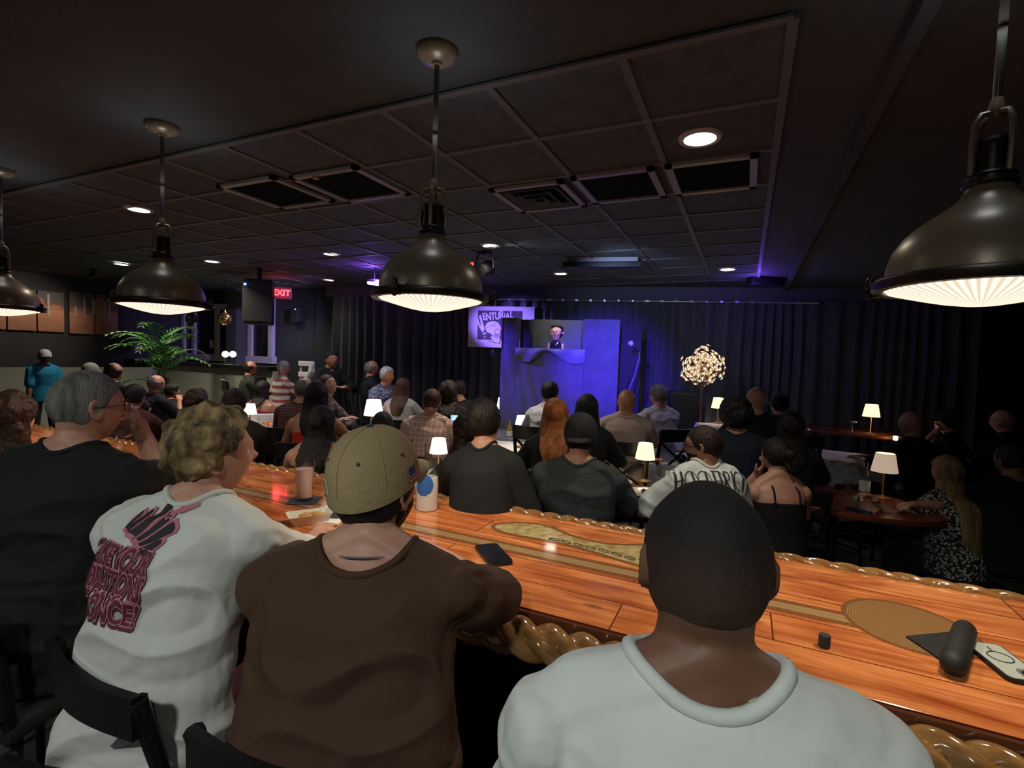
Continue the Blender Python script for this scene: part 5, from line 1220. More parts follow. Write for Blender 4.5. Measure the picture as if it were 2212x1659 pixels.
cp2, hr2 = cap_on(t2, i2, (.36, .265, .135), patch=True, yawoff=0)
# flag patch on the right side of the cap, strap opening at the back
H = i2['H']; S_ = i2['S']
def shellpt(hr, az_, dz, k, S_, H, off=0): a = R(az_); return H+hr @ V(((.088*k+off)*math.cos(a)*S_, ((.107*k+off)*math.sin(a)-.004)*S_, (dz+.012)*S_))
def patch_grid(hr, a0, a1, z0, z1, H, S_, off, n=8):
    rows = []
    for i in range(n+1):
        dz = z0+(z1-z0)*i/n; k = 1.02 if dz < .03 else 1.02-.035*(dz-.02)/.03
        rows.append([shellpt(hr, a0+(a1-a0)*j/n, dz, k, S_, H, off) for j in range(n+1)])
    return M().loft(rows, cap=False, closed=False)
fp_ = ob('flag_patch', patch_grid(hr2, 2, 32, .008, .045, H, S_, .0020), mat('flag_cream', (.50, .42, .32), .8), cp2)
for k in range(4): ob('flag_stripe', patch_grid(hr2, 2, 32, .010+.0095*k, .0145+.0095*k, H, S_, .0027, 5), mat('flag_red', (.30, .06, .05), .8), cp2)
ob('flag_canton', patch_grid(hr2, 2, 15, .028, .045, H, S_, .0034, 4), mat('flag_blue', (.03, .04, .12), .8), cp2)
q = M(); pts = [shellpt(hr2, -116+9*math.cos(a), .010+.030*math.sin(a), 1.02-.012*math.sin(a), S_, H, .0012) for a in [math.pi*k/14 for k in range(15)]]; q.tube(pts, .0022, 5)
ob('cap_stitch', q, mat('cap_thread', (.42, .36, .22), .8), cp2)
q = M(); q.sph(shellpt(hr2, -116, .008, 1.02, S_, H), (.005, .005, .004), n=7); ob('strap_buckle', q, mat('buckle_metal', (.35, .33, .28), .3, .8), cp2)
# chain necklace of the man in brown
N = i2['N']; q = M(); q.tube([N+i2['lat']*(.068*math.cos(a))*1.1+i2['fv']*(.070*math.sin(a)+.0)*1.1+i2['upv']*(-.022+.012*math.sin(a)) for a in [2*math.pi*k/28 for k in range(29)]], .0028, 6)
ob('chain_necklace', q, mat('silver_chain', (.8, .8, .85), .25, .9), t2)
PR3 = (-.062, -.112, .28)     # print centre (right, up from the shoulder line) and size on the white tee
PRH = (.0, -.040, .10)
# ---------------------------------------------------------------- the audience beyond the bar
m_plaid = pattern('pink_grid_shirt', 'grid', (.46, .27, .23), (.70, .52, .47), 22, mortar=.03)
m_stripe = pattern('maroon_stripe_shirt', 'wave', (.04, .012, .012), (.16, .05, .04), 14)
m_dress = pattern('white_black_floral_dress', 'blot', (.42, .42, .38), (.02, .02, .02), 52)
m_navypat = pattern('blue_pattern_shirt', 'blot', (.22, .22, .32), (.05, .06, .11), 30)
m_brownstr = pattern('cream_stripe_shirt', 'wave', (.45, .42, .40), (.22, .05, .04), 3.2)
m_palaid = pattern('dark_plaid_shirt', 'grid', (.06, .035, .03), (.18, .12, .12), 16, mortar=.05)
CROWD = [
 dict(label='man in black tee with dark hair hunched at the table behind the tan cap', px=1046, py=912, w_=76, yaw=12, wm=.175, hair=('short', 'dark'), hroll=-9, armR='lap', top=(.014, .015, .016), width=.84, roll=-5, lean=18, belly=.05, sleeve='short', hp=-8),
 dict(label='woman with brown hair leaning at the shoulder of the man in black tee', px=1008, py=935, w_=44, yaw=-20, wm=.17, depth=3.4, hair=('wavy', 'brown'), top=(.05, .03, .02), width=.85, lean=20, skin='tan'),
 dict(label='man in charcoal tee and backward black cap seated behind the bar', px=1254, py=945, w_=70, yaw=8, wm=.175, hair=('undercap', 'dark'), top=(.035, .042, .045), width=1.15, lean=5, skin='tan', fold=.010, vox=.008, cap='black'),
 dict(label='man in white tee with gothic back lettering looking left over his shoulder', px=1520, py=966, w_=82, yaw=-26, hyaw=-46, wm=.19, neckcut=.07, hair=('buzz', 'brown'), top=(.62, .65, .63), width=.90, lean=13, skin='tan', fold=.008, vox=.007, glasses='black', beard=('dark', .003), detail=True),
 dict(label='woman in black strappy top with dark hair clipped up, bare back', px=1676, py=985, w_=62, yaw=-28, hyaw=-14, wm=.165, hair=('bun', 'dark'), top=(.01, .01, .01), sleeve='tank', width=.92, lean=10, skin='light', vox=.007, armL='face'),
 dict(label='woman with long dark wavy hair left of the far red table', px=1708, py=925, w_=56, yaw=-10, wm=.175, hair=('wavy', 'dark'), top=(.015, .015, .018), width=.9, lean=8, extra=.30),
 dict(label='person in navy tee with big dark hair in front of the lit tree', px=1590, py=898, w_=62, yaw=-5, wm=.20, depth=3.7, hair=('afro', 'black'), top=(.012, .016, .030), width=1.1, skin='olive', lean=8),
 dict(label='bald man in black facing the stage right of the small white lamp', px=1633, py=864, w_=40, depth=4.45, yaw=-10, wm=.165, hair=None, top=(.012, .012, .014), skin='light', width=1.05),
 dict(label='person in black cap behind the bald man near the curtain', px=1683, py=876, w_=34, depth=5.1, s=.94, yaw=-35, wm=.165, hair=('undercap', 'black'), top=(.012, .012, .014), skin='light', cap='black'),
 dict(label='woman with long orange red hair facing the stage', px=1200, py=898, w_=52, yaw=2, wm=.18, hair=('long', 'red'), top=(.02, .02, .02), width=.88, extra=.34, lean=5, sleeve='short', skin='light', depth=3.55),
 dict(label='woman with long black hair in black top beside the red haired woman', px=1268, py=885, w_=42, yaw=6, wm=.175, hair=('long', 'black'), top=(.012, .012, .012), sleeve='long', extra=.30, width=.95, depth=4.0),
 dict(label='man in plain white tee seated before the blue booth', px=1188, py=850, w_=36, yaw=18, wm=.165, hair=('short', 'black'), top=(.58, .56, .60), width=.92, lean=12, skin='light', fold=.008),
 dict(label='bald man in pinkish beige tee on a cross-back chair', px=1353, py=868, w_=38, yaw=0, wm=.16, hair=None, top=(.48, .36, .33), width=1.15, skin='red', lean=4, neck=1.2, beard=('auburn', .004)),
 dict(label='grey haired man in loose white shirt turned left, before the stage edge', px=1422, py=855, w_=38, yaw=-38, wm=.175, hair=('short', 'grey'), top=(.50, .50, .55), sleeve='half', width=1.1, skin='red', glasses='black', fold=.010, lean=2),
 dict(label='man with short auburn hair in pink grid shirt holding a phone', px=933, py=868, w_=42, depth=4.7, s=1.06, yaw=16, wm=.165, hair=('buzz', 'auburn'), tmat=m_plaid, width=1.15, lean=12, skin='red', armR='phone', armL='lap', beard=('auburn', .01), sleeve='half', fold=.008),
 dict(label='woman with dark curly hair sitting near the curtain, left of the black shirted man', px=968, py=848, w_=36, depth=5.2, yaw=0, wm=.19, hair=('wavy', 'brown'), top=(.02, .02, .022), extra=.22),
 dict(label='man with black hair in black shirt near the curtain', px=992, py=843, w_=32, depth=6.1, yaw=-5, wm=.17, hair=('short', 'black'), top=(.012, .012, .014), width=1.2, skin='tan'),
 dict(label='dark haired person whose head shows just above the tan cap', px=826, py=922, w_=54, yaw=5, wm=.18, hair=('short', 'dark'), top=(.015, .014, .014), skin='tan', depth=4.0),
 dict(label='woman with long straight dark hair and pale top at the purple lit table', px=870, py=838, w_=34, yaw=22, wm=.19, hair=('long', 'auburn'), top=(.32, .30, .30), extra=.32, skin='light', width=.9),
 dict(label='white haired man in blue patterned shirt facing the stage table', px=836, py=812, w_=31, yaw=150, wm=.18, hyaw=-20, hair=('short', 'white'), tmat=m_navypat, skin='red', sleeve='half', lean=4),
 dict(label='man in dark suit looking right by the curtain', px=803, py=797, w_=28, yaw=75, wm=.20, hair=('fringe', 'grey'), top=(.012, .012, .016), sleeve='long', skin='red', lean=2, depth=7.0),
 dict(label='man bowing his head in dark plaid shirt, left centre tables', px=707, py=832, w_=44, depth=5.4, yaw=120, wm=.18, hp=-22, hair=('buzz', 'auburn'), tmat=m_palaid, skin='light', lean=16, sleeve='half'),
 dict(label='balding man in maroon striped shirt beside the woman in red', px=657, py=842, w_=40, depth=4.75, yaw=25, wm=.165, hair=('fringe', 'grey'), tmat=m_stripe, skin='light', lean=12, width=1.1),
 dict(label='woman in red top with straight black hair seen from behind', px=684, py=856, w_=46, depth=4.1, yaw=12, wm=.185, hair=('long', 'black'), top=(.42, .025, .02), sleeve='tank', skin='tan', extra=.30, width=.95),
 dict(label='woman with bare shoulder and long black hair just beyond the bar', px=694, py=915, w_=60, yaw=20, wm=.18, hair=('long', 'black'), top=(.012, .010, .010), sleeve='tank', skin='tan', extra=.36, width=.95, lean=14),
 dict(label='man with short dark brown hair, head above the curly blond man', px=506, py=872, w_=56, yaw=10, wm=.17, hair=('buzz', 'brown'), top=(.03, .02, .02), skin='light'),
 dict(label='woman with long wavy auburn hair left of centre', px=424, py=870, w_=56, yaw=40, wm=.20, hair=('wavy', 'auburn'), top=(.02, .016, .018), extra=.30, skin='light', width=.9),
 dict(label='man with glasses and pale beard in navy shirt, arm raised', px=338, py=830, w_=42, yaw=55, wm=.20, hair=('fringe', 'grey'), top=(.010, .012, .022), skin='red', glasses='black', beard=('grey', .008), armR='phone', sleeve='short'),
 dict(label='dark haired man in maroon shirt behind the grey haired drinker', px=290, py=858, w_=50, yaw=30, wm=.17, hair=('short', 'black'), top=(.07, .02, .02), skin='olive'),
 dict(label='balding man with brown fringe by the half wall', px=246, py=806, w_=36, depth=5.6, yaw=35, wm=.175, hair=('fringe', 'brown'), top=(.02, .02, .022), skin='light'),
 dict(label='man in grey flat cap by the half wall', px=196, py=806, w_=38, yaw=30, wm=.175, hair=('undercap', 'grey'), top=(.03, .03, .03), skin='light', cap='grey'),
 dict(label='standing server in turquoise shirt and pale cap at the far left', px=97, py=772, w_=26, depth=6.9, s=.82, yaw=165, wm=.17, hair=('undercap', 'black'), top=(.02, .20, .34), skin='brown', cap='pale', stand=True, armL='down', armR='down'),
 dict(label='man with glasses in dark green shirt before the half wall', px=541, py=796, w_=28, depth=7.4, s=.93, yaw=80, wm=.20, hair=('fringe', 'dark'), top=(.035, .04, .032), skin='red', glasses='black', sleeve='half', lean=2),
 dict(label='woman in deep red top with dark hair beside the man in green', px=568, py=842, w_=32, yaw=40, wm=.18, hair=('long', 'dark'), top=(.20, .02, .03), sleeve='tank', skin='tan', extra=.22),
 dict(label='white haired woman in cream striped shirt with folded arms', px=613, py=796, w_=27, depth=7.2, s=.9, yaw=70, wm=.19, hair=('short', 'white'), tmat=m_brownstr, skin='red', armL='fold', armR='fold', lean=1),
 dict(label='dark figure of a person standing against the black curtain', px=716, py=776, w_=24, depth=6.9, yaw=160, wm=.17, hair=('short', 'black'), top=(.01, .01, .01), skin='tan', stand=True, sleeve='long'),
 dict(label='small person half hidden behind the palm pot in black', px=372, py=846, w_=34, yaw=60, wm=.18, hair=('short', 'black'), top=(.02, .018, .018), skin='tan'),
 dict(label='bald man in black leaning back at the right tables', px=1968, py=917, w_=62, yaw=-62, wm=.20, hp=14, hair=None, top=(.010, .010, .011), skin='olive', width=1.2, belly=.05, lean=0),
 dict(label='person in wide black hat with hands at the face, right side', px=2046, py=912, w_=52, yaw=-75, wm=.19, hair=('undercap', 'black'), top=(.01, .01, .01), skin='tan', cap='black', armL='face', armR='face'),
 dict(label='bald man with glasses in profile at the far right', px=2166, py=910, w_=60, yaw=-78, wm=.20, hair=None, top=(.012, .012, .013), skin='light', glasses='black', lean=2),
 dict(label='woman with very long blond hair in floral dress, forearms on the red table', px=2045, py=1020, w_=74, yaw=-48, wm=.19, hair=('long', 'blond'), tmat=m_dress, skin='light', sleeve='short', width=1.05, extra=.52, belly=.04, vox=.007, lean=10, glasses='black', arms='blond'),
 dict(label='heavy set dark haired man at the right edge in black', px=2182, py=995, w_=78, yaw=-40, wm=.18, hair=('buzz', 'brown'), top=(.008, .008, .009), skin='olive', width=1.2, belly=.05),
]
PI = {}
for q in CROWD:
    q = dict(q); cp = q.pop('cap', None); ar = q.pop('arms', None)
    if not q.get('hair'): q['hair'] = ('none', 'brown')
    if ar == 'blond':
        wl = PZ(1895, 1085, .82); q['armL'] = dict(W=wl, curl=.6); q['armR'] = dict(W=PZ(1915, 1092, .82), curl=.6)
    a = q.pop('label'); px = q['px']
    T, I = person(a, q.pop('px'), q.pop('py'), q.pop('w_'), q.pop('yaw'), **q); PI[px] = (T, I)
    if cp: cap_on(T, I, {'black': (.012, .012, .014), 'grey': (.22, .22, .20), 'pale': (.5, .5, .48)}[cp], backward=(px == 1254), brim=True)
    if px == 2046:
        hb = I['hr']; q = M(); q.lathe([(.08, .05), (.16, .045), (.165, .05), (.08, .056)], 28); q.v = [I['H']+hb @ (x*I['S']) for x in q.v]; ob('hat_brim', q, mat('hat_felt', (.03, .03, .03), .8), T)
# held phone with a lit screen
T, I = PI[933]; Wr = I['arms'][1][2]; rw = I['rw']; wp = V((I['root'].x, I['root'].y, 0))+rw @ (Wr+V((0, .06, .07)))
t = empty('phone', PD(981, 912, (wp-CAM).dot(fw)+.0)); t.rotation_euler = (R(75), 0, YAW+.15); tag(t, 'lit phone screen held up by the man in the pink grid shirt', 'phone')
ob('phone_body', M().prism(rrect(.074, .15, .012), -.009, 0), m_phedge, t)
ob('phone_screen', M().prism(rrect(.068, .144, .010), 0, .0008), mat('lit_screen', (.1, .2, .5), .3, em=(.25, .5, 1), es=1.3), t)
q = M()
rnd = random.Random(2)
for k in range(6): q.box((rnd.uniform(-.015, .015), -.055+k*.022, .0012), (rnd.uniform(.02, .05), .008, .0006))
tag(ob('screen_text', q, emis('screen_white', (.8, .9, 1), 2), t, False), kind='stuff')
# ---------------------------------------------------------------- chairs
m_chair = mat('black_metal_chair', (.012, .012, .013), .35, .3); m_seat = mat('black_vinyl_seat', (.015, .015, .016), .5)
def make_chair(label, stool=False, back=True):
    sh = .70 if stool else .47; n_ = 'bar_stool' if stool else ('dining_chair' if back else 'stool')
    t = empty(n_, (0, 0, 0)); tag(t, label, 'bar stool' if stool else ('chair' if back else 'stool'))
    ob('seat', M().box((0, 0, sh-.025), (.42, .42, .045), bev=.015), m_seat, t)
    for sx in (-1, 1):
        ob('leg', M().cap((sx*.18, .17, sh-.05), (sx*.19, .19, .016), .014, .012, 8), m_chair, t)
        ob('leg', M().cap((sx*.18, -.17, sh-.05), (sx*.19, -.21, .016), .014, .012, 8), m_chair, t)
        if back: ob('back_post', M().tube([(sx*.19, -.19, sh-.05), (sx*.195, -.215, sh+.15), (sx*.20, -.26, sh+.33)], [.016, .017, .019], 8), m_chair, t)
    rows = []; q = M()
    for i in range(11 if back else 0):
        x = -.205+.041*i; y = -.262-.03*math.cos(x/.205*math.pi/2); rows.append([V((x, y-.010, sh+.25)), V((x, y+.010, sh+.25)), V((x, y+.008, sh+.34)), V((x, y-.012, sh+.34))])
    if back: q.loft(rows); ob('top_rail', q, m_chair, t)
    q = M(); q.tube([(-.195, -.222, sh+.02), (0, -.252, sh+.13), (.196, -.24, sh+.25)], .011, 6); q.tube([(.195, -.218, sh+.02), (0, -.247, sh+.135), (-.196, -.236, sh+.25)], .011, 6)
    if back: ob('cross_bars', q, m_chair, t)
    q = M(); z = .22 if stool else .18
    q.cap((-.185, .18, z), (.185, .18, z), .010, .010, 6); q.cap((-.187, -.185, z), (-.187, .18, z), .010, .010, 6); q.cap((.187, -.185, z), (.187, .18, z), .010, .010, 6); ob('foot_rail', q, m_chair, t)
    return t
pc = make_chair('x'); psl = make_chair('x', True); pn = make_chair('x', back=False); first = {0: True, 1: True, 2: True}
for rt, wz, sz, lab, st_, near in NCH:
    kd = 1 if st_ else (2 if near else 0); src = (pc, psl, pn)[kd]; base = .70 if st_ else .47
    lb = ('black bar stool under the ', 'plain black seat under the ', 'black cross-back chair under the ')[{1: 0, 2: 1, 0: 2}[kd]]+' '.join(lab.split()[:9])
    o = src if first[kd] else dup(src); first[kd] = False
    off = Matrix.Rotation(wz, 3, 'Z') @ V((0, -.03, 0))
    o.location = (rt.x+off.x, rt.y+off.y, 0)
    for key, (qx, qy, qd, dz) in {'curly blond': (185, 1352, 1.10, -22), 'brown tee and tan': (600, 1570, .87, -18)}.items():
        if key in lab:
            wz += R(dz); pr = PD(qx, qy, qd); ff = Matrix.Rotation(wz, 3, 'Z') @ V((0, .27, 0)); o.location = (pr.x+ff.x, pr.y+ff.y, 0); sz = base+.012
    if 1: o.rotation_euler = (0, 0, wz); o.scale = (1, 1, max(.7, (sz-.012)/base)); o['label'] = lb; o['group'] = {1: 'black bar stools along the bar', 2: 'plain black seats near the bar', 0: 'black cross-back chairs at the tables'}[kd]
# the empty chairs seen at the right aisle
for px, py, z0, rz, lb in ((1470, 925, .9, 2.2, 'empty black chair with folded back facing the stage edge, by the loose white shirt'), (1790, 1010, .9, .3, 'black chair with pale napkin at the white cloth right of centre')):
    p = PZ(px, py, .88); o = dup(pc, (p.x, p.y, 0), YAW+rz, lb, 'black cross-back chairs at the tables'); o.scale = (1, 1, 1)
# ---------------------------------------------------------------- tables
m_redwood = mat('red_brown_table_wood', (.17, .04, .02), .28, c2=(.11, .025, .013), vs=5, st=(1, 5, 1), coat=.3); m_linen = mat('white_linen', (.55, .54, .56), .85, bump=.3, bs=12); m_lav = m_linen
def table(px, py, z, w_, d_, rz, label, cloth=None, rnd_=False, drop=.35, name='dining_table'):
    p = PZ(px, py, z); t = empty(name, (p.x, p.y, 0), rz); tag(t, label, 'table')
    if rnd_: ob('tabletop', M().lathe([(0, z-.04), (w_/2-.01, z-.04), (w_/2, z-.03), (w_/2, z-.004), (w_/2-.005, z), (0, z)], 48).xf(Matrix.Diagonal((1, d_/w_, 1, 1))), m_redwood, t)
    else: ob('tabletop', M().box((0, 0, z-.02), (w_, d_, .04), bev=.006), m_redwood, t)
    ob('pedestal', M().cap((0, 0, .04), (0, 0, z-.06), .04, .04, 12), m_chair, t); ob('table_base', M().box((0, 0, .012), (.5, .5, .024), bev=.006), m_chair, t)
    if cloth:
        rows = []; n = 64
        def rim(k, ex, amp):
            r = []
            for j in range(n):
                a = 2*math.pi*j/n
                if rnd_: x, y = math.cos(a)*(w_/2+ex), math.sin(a)*(d_/2+ex)
                else:
                    c_, s_ = math.cos(a), math.sin(a); m_ = 1/max(abs(c_)/(w_/2+ex), abs(s_)/(d_/2+ex)); x, y = c_*m_, s_*m_
                f = 1+amp*math.sin(j*2.2+px); r.append((x*f, y*f))
            return r
        zs = [(z+.002, -.05, 0), (z+.004, .004, 0), (z-.03, .014, 0), (z-drop*.5, .025, .012), (z-drop, .035, .022)]
        rows = [[V((x, y, zz)) for x, y in rim(0, ex, am)] for zz, ex, am in zs]
        inn = [[V((x*.99, y*.99, zz-.003 if i < 2 else zz)) for x, y in rim(0, ex-.004, am)] for i, (zz, ex, am) in reversed(list(enumerate(zs)))]
        q = M(); q.loft([[V((x*.02, y*.02, z+.002)) for x, y in rim(0, -.05, 0)]]+rows)
        o = ob('tablecloth', q, m_linen, None); o.location = t.location; o.rotation_euler = t.rotation_euler; tag(o, cloth, 'tablecloth', 'white tablecloths on the dining tables')
    return t
TZ = .76
table(1420, 1074, TZ, 1.15, .62, .05, 'red brown wooden table with dinner plates behind the near man', None)
table(1800, 1075, TZ, 1.35, .85, -.25, 'oval dark red table in front of the blond woman', None, True)
table(1850, 930, 1.0, 1.15, .9, -.1, 'far oval red high table with a lamp by the right curtain', None, True, name='high_table')
table(1870, 992, .80, 1.0, .7, -.2, 'table under a white cloth behind the blond woman table', 'white cloth on the table right of centre, napkins on it')
table(1475, 990, TZ, 1.1, .85, .35, 'table under the white cloth just before the stage edge', 'white cloth draped with a long front fall left of the glasses wearing man')
q_ = table(1560, 920, 1.05, .5, .4, .3, 'small table under a white cloth near the lit tree', 'small white cloth below the shaded lamp right of the lit tree')
table(1130, 962, TZ, 1.7, .8, YAW+.1, 'centre table under a white cloth left of the red haired woman', 'white cloth on the centre table with two lamps')
table(962, 1034, TZ, 1.0, .62, .35, 'table under a white cloth just beyond the frosted carafe', 'white cloth on the table nearest the carafe')
table(780, 944, TZ, 1.5, .8, YAW, 'table under a white cloth behind the woman in red', 'white cloth on the table beside the woman in red')
table(622, 888, .90, 1.3, .8, .9, 'far table under a bluish white cloth beside the man in stripes', 'bluish white cloth on the far left table')
table(866, 856, TZ+.05, .9, .7, .2, 'far table under a purple lit cloth before the curtain', 'purple lit cloth on the far table by the curtain')
table(592, 955, TZ, .9, .7, .3, 'small dark table glowing red beyond the tall pink drink', None)
# ---------------------------------------------------------------- cordless table lamps
m_shade = mat('glowing_fabric_shade', (.8, .72, .55), .8, em=(1, .83, .55), es=1.15); m_brass = mat('brass_stem', (.55, .36, .13), .3, .9)
m_shade_hot = mat('bright_fabric_shade', (.8, .72, .6), .8, em=(1, .88, .66), es=2.6); m_shade_dim = mat('dim_fabric_shade', (.7, .58, .48), .8, em=(1, .75, .55), es=.42)
LMP = {}
def tlamp(px, py, z, label, hot=1, pw=1.5, sc_=1.0):
    sc_ *= 1.25; pw *= 1.5
    key = hot
    p = PZ(px, py, z)
    if key not in LMP:
        t = empty('table_lamp', (0, 0, 0)); tag(t, label, 'table lamp', 'small cordless lamps on the tables')
        ob('lamp_base', M().lathe([(0, 0), (.045, 0), (.047, .006), (.02, .012), (.006, .018), (0, .018)], 28), m_brass, t)
        ob('lamp_stem', M().lathe([(0, .015), (.006, .015), (.006, .14), (.012, .15), (.006, .16), (.006, .2), (0, .2)], 14), m_brass, t)
        ob('lamp_shade', M().lathe([(.062, .145), (.044, .245), (.042, .245), (.060, .145)], 36), {0: m_shade_dim, 1: m_shade, 2: m_shade_hot}[hot], t)
        LMP[key] = t
    else: t = dup(LMP[key], None, None, label)
    t.location = (p.x, p.y, z+.001); t.scale = (sc_,)*3
    if pw: light('POINT', (p.x, p.y, z+.195*sc_), pw, (1, .82, .55), .03)
    return t
tlamp(1391, 1040, TZ, 'lit lamp with conical shade on the red brown dinner table', 1, 2.2, 1.05)
tlamp(946, 1024, TZ+.005, 'brightest lamp, beside the neck of the frosted carafe', 2, 3.0, .98)
tlamp(1127, 966, TZ+.005, 'lit lamp low on the centre white table left of the red haired woman', 2, 2.2, 1.15)
tlamp(1086, 921, TZ+.005, 'bright lamp at the lower left corner of the blue booth', 2, 2.5, 1.35)
tlamp(806, 945, TZ+.005, 'lit lamp on the white table behind the woman in red', 2, 2.2, 1.45)
tlamp(1549, 914, 1.055, 'lit lamp tilted behind the big dark hair, by the lit tree', 1, 1.0, 1.0)
tlamp(1879, 938, 1.0, 'lit lamp on the far red high table by the right curtain', 1, 1.4, 1.15)
tlamp(1906, 1076, TZ, 'dim warm lamp on the oval red table beside the bottle', 0, .5, 1.15)
tlamp(1298, 925, TZ, 'small bright lamp beside the long black hair', 2, 1.5, 1.0)
tlamp(850, 855, .82, 'narrow lit lamp by the white haired man', 2, .8, .9)
tlamp(540, 925, TZ, 'narrow lit lamp left of the flower glass', 2, 1.2, 1.0)
# ---------------------------------------------------------------- tableware
m_plate = mat('white_china', (.62, .60, .56), .2); m_grn = mat('green_leaf', (.05, .14, .04), .6); m_meat = mat('seared_meat', (.16, .05, .03), .5, c2=(.28, .10, .06), vs=40)
def plate(px, py, z, w_, d_, rz, label, food=0, dark=False, seed=1):
    p = PZ(px, py, z); t = empty('plate', (p.x, p.y, z+.001), rz); tag(t, label, 'plate', None)
    rim = [(x, y) for x, y in rrect(w_, d_, .03)]
    q = M(); q.loft([[V((x*.7, y*.7, 0)) for x, y in rim], [V((x, y, .014)) for x, y in rim], [V((x*.985, y*.985, .016)) for x, y in rim], [V((x*.76, y*.76, .006)) for x, y in rim]]); ob('dish', q, m_plate, t)
    rd = random.Random(seed)
    for k in range(food): ob('food_piece', M().sph((0, 0, 0), (.03*rd.uniform(.6, 1), .012, .009), n=6), m_meat if k % 3 else m_grn, t, loc=(rd.uniform(-.28, .28)*w_, rd.uniform(-.22, .22)*d_, .016), rot=(0, 0, rd.random()*6))
    return t
plate(1392, 1066, TZ, .34, .25, .4, 'long white plate with strips of meat on the dinner table', 9)
plate(1455, 1045, TZ, .20, .14, .2, 'small white dish with greens behind the meat plate', 3, seed=3)
plate(1345, 1044, TZ, .15, .12, .1, 'side plate with fried pieces beside the charcoal tee', 6, seed=4)
plate(965, 1026, TZ+.005, .24, .18, .5, 'white plate on the table beyond the carafe', 0)
plate(1150, 962, TZ+.005, .2, .2, 0, 'white plate at the centre white table', 2)
plate(790, 932, TZ+.005, .3, .2, 0, 'plate of appetisers on the white table behind the woman in red', 7, seed=6)
p = PZ(1455, 1040, TZ); tag(ob('folded_menu', M().box((0, 0, .04), (.14, .004, .08), Matrix.Rotation(.25, 3, 'X')), m_plate, loc=(p.x, p.y, TZ+.008), smooth=False), 'small folded white card standing behind the dishes', 'menu card')
for px, py, z, h, r_, lb, lq in ((1412, 1040, TZ, .09, .03, 'short water glass by the dinner table lamp', None), (1478, 1046, TZ, .10, .035, 'glass of milky drink beside the lettered tee', mat('milky_drink', (.6, .57, .45), .4)), (1345, 1060, TZ, .09, .03, 'clear glass right of the charcoal tee shoulder', None),
   (1830, 1065, TZ, .10, .035, 'clear glass on the oval red table, left of the bottle', None), (1848, 1085, TZ, .07, .035, 'low glass with lime on the oval red table', mat('lime_drink', (.3, .35, .15), .3)), (1938, 1068, TZ, .08, .045, 'dark bowl glass right of the dim lamp', mat('dark_drink', (.02, .02, .02), .2)),
   (1150, 945, TZ+.005, .15, .035, 'wine glass right of the low centre lamp', None), (1105, 940, TZ+.005, .14, .035, 'water glass left of the low centre lamp', None), (925, 1010, TZ+.005, .13, .035, 'tall glass behind the frosted carafe', None), (975, 1004, TZ+.005, .11, .035, 'glass right of the brightest lamp', mat('amber_drink', (.45, .22, .04), .2)),
   (765, 925, TZ+.005, .13, .035, 'clear glass on the white table near the woman in red', None), (745, 918, TZ+.005, .12, .035, 'glass with dark drink near the woman in red', mat('dark_drink', (.02, .02, .02), .2)), (830, 912, TZ+.005, .12, .03, 'slim glass right of the white table lamp', None), (1030, 890, TZ, .14, .04, 'stemmed glass in front of the curtain near the black haired man', None)):
    p = PZ(px, py, z); tumbler((p.x, p.y, z+.0015), h, r_*.85, r_, lb, .6 if lq else None, lq)
def bottle(px, py, z, h, m, label, lab=None):
    p = PZ(px, py, z); t = empty('bottle', (p.x, p.y, z+.001)); tag(t, label, 'bottle')
    ob('bottle_body', M().lathe([(0, 0), (.034, 0), (.037, .006), (.037, h*.52), (.030, h*.64), (.015, h*.76), (.0135, h*.98), (.015, h), (0, h)], 28), m, t)
    if lab: ob('bottle_label', M().lathe([(.0375, h*.16), (.0378, h*.17), (.0378, h*.44), (.0375, h*.45)], 28), lab, t)
m_gg = mat('green_bottle_glass', (.02, .10, .03), .06, trans=.5); m_lab = mat('white_label', (.6, .6, .58), .7)
bottle(1866, 1072, TZ, .27, m_glass, 'clear sparkling water bottle with white label on the oval red table', m_lab)
bottle(846, 905, TZ+.005, .30, m_gg, 'green wine bottle with pale label near the woman with long straight hair', m_lab)
bottle(1100, 948, TZ+.005, .22, mat('amber_bottle', (.4, .28, .06), .1, trans=.4), 'amber beer bottle by the low centre lamp', m_lab)
bottle(558, 950, TZ, .24, m_glass, 'clear round bottle beside the flowers, left of the red glow', m_lab)
bottle(868, 860, .82, .2, m_glass, 'clear bottle at the purple lit table')
def vase(px, py, z, c, label, n=3, h=.14):
    p = PZ(px, py, z); t = empty('flower_vase', (p.x, p.y, z+.001)); tag(t, label, 'vase')
    ob('vase', M().lathe([(0, 0), (.026, 0), (.028, .01), (.020, .05), (.024, .085), (.022, .085), (.018, .05), (.025, .01), (0, .006)], 24), m_glass, t)
    rd = random.Random(px)
    for k in range(n):
        a = rd.random()*6.28; e = V((math.cos(a)*.035, math.sin(a)*.035, h+rd.uniform(-.02, .03))); st = ob('flower_stem', M().tube([(0, 0, .01), (0, 0, .08), e], .0022, 5), m_grn, t)
        q = M()
        for j in range(6): b_ = j*1.047; q.sph(e+V((math.cos(b_)*.010, math.sin(b_)*.010, .004)), (.010, .010, .012), n=5)
        q.sph(e+V((0, 0, .008)), .010, n=5); ob('bloom', q, c, st)
m_peach = mat('peach_petal', (.62, .26, .14), .7); m_wpet = mat('pale_petal', (.6, .42, .42), .7)
vase(1423, 1028, TZ, m_peach, 'small vase of peach flowers right of the dinner table lamp')
vase(575, 945, TZ, mat('yellow_petal', (.6, .42, .1), .7), 'small vase of yellow flowers left of the red glow')
vase(1838, 935, 1.0, m_wpet, 'small vase of pale flowers on the far red high table', 3)
vase(940, 862, .9, m_wpet, 'tall pale flowers behind the auburn haired man', 5, .18)
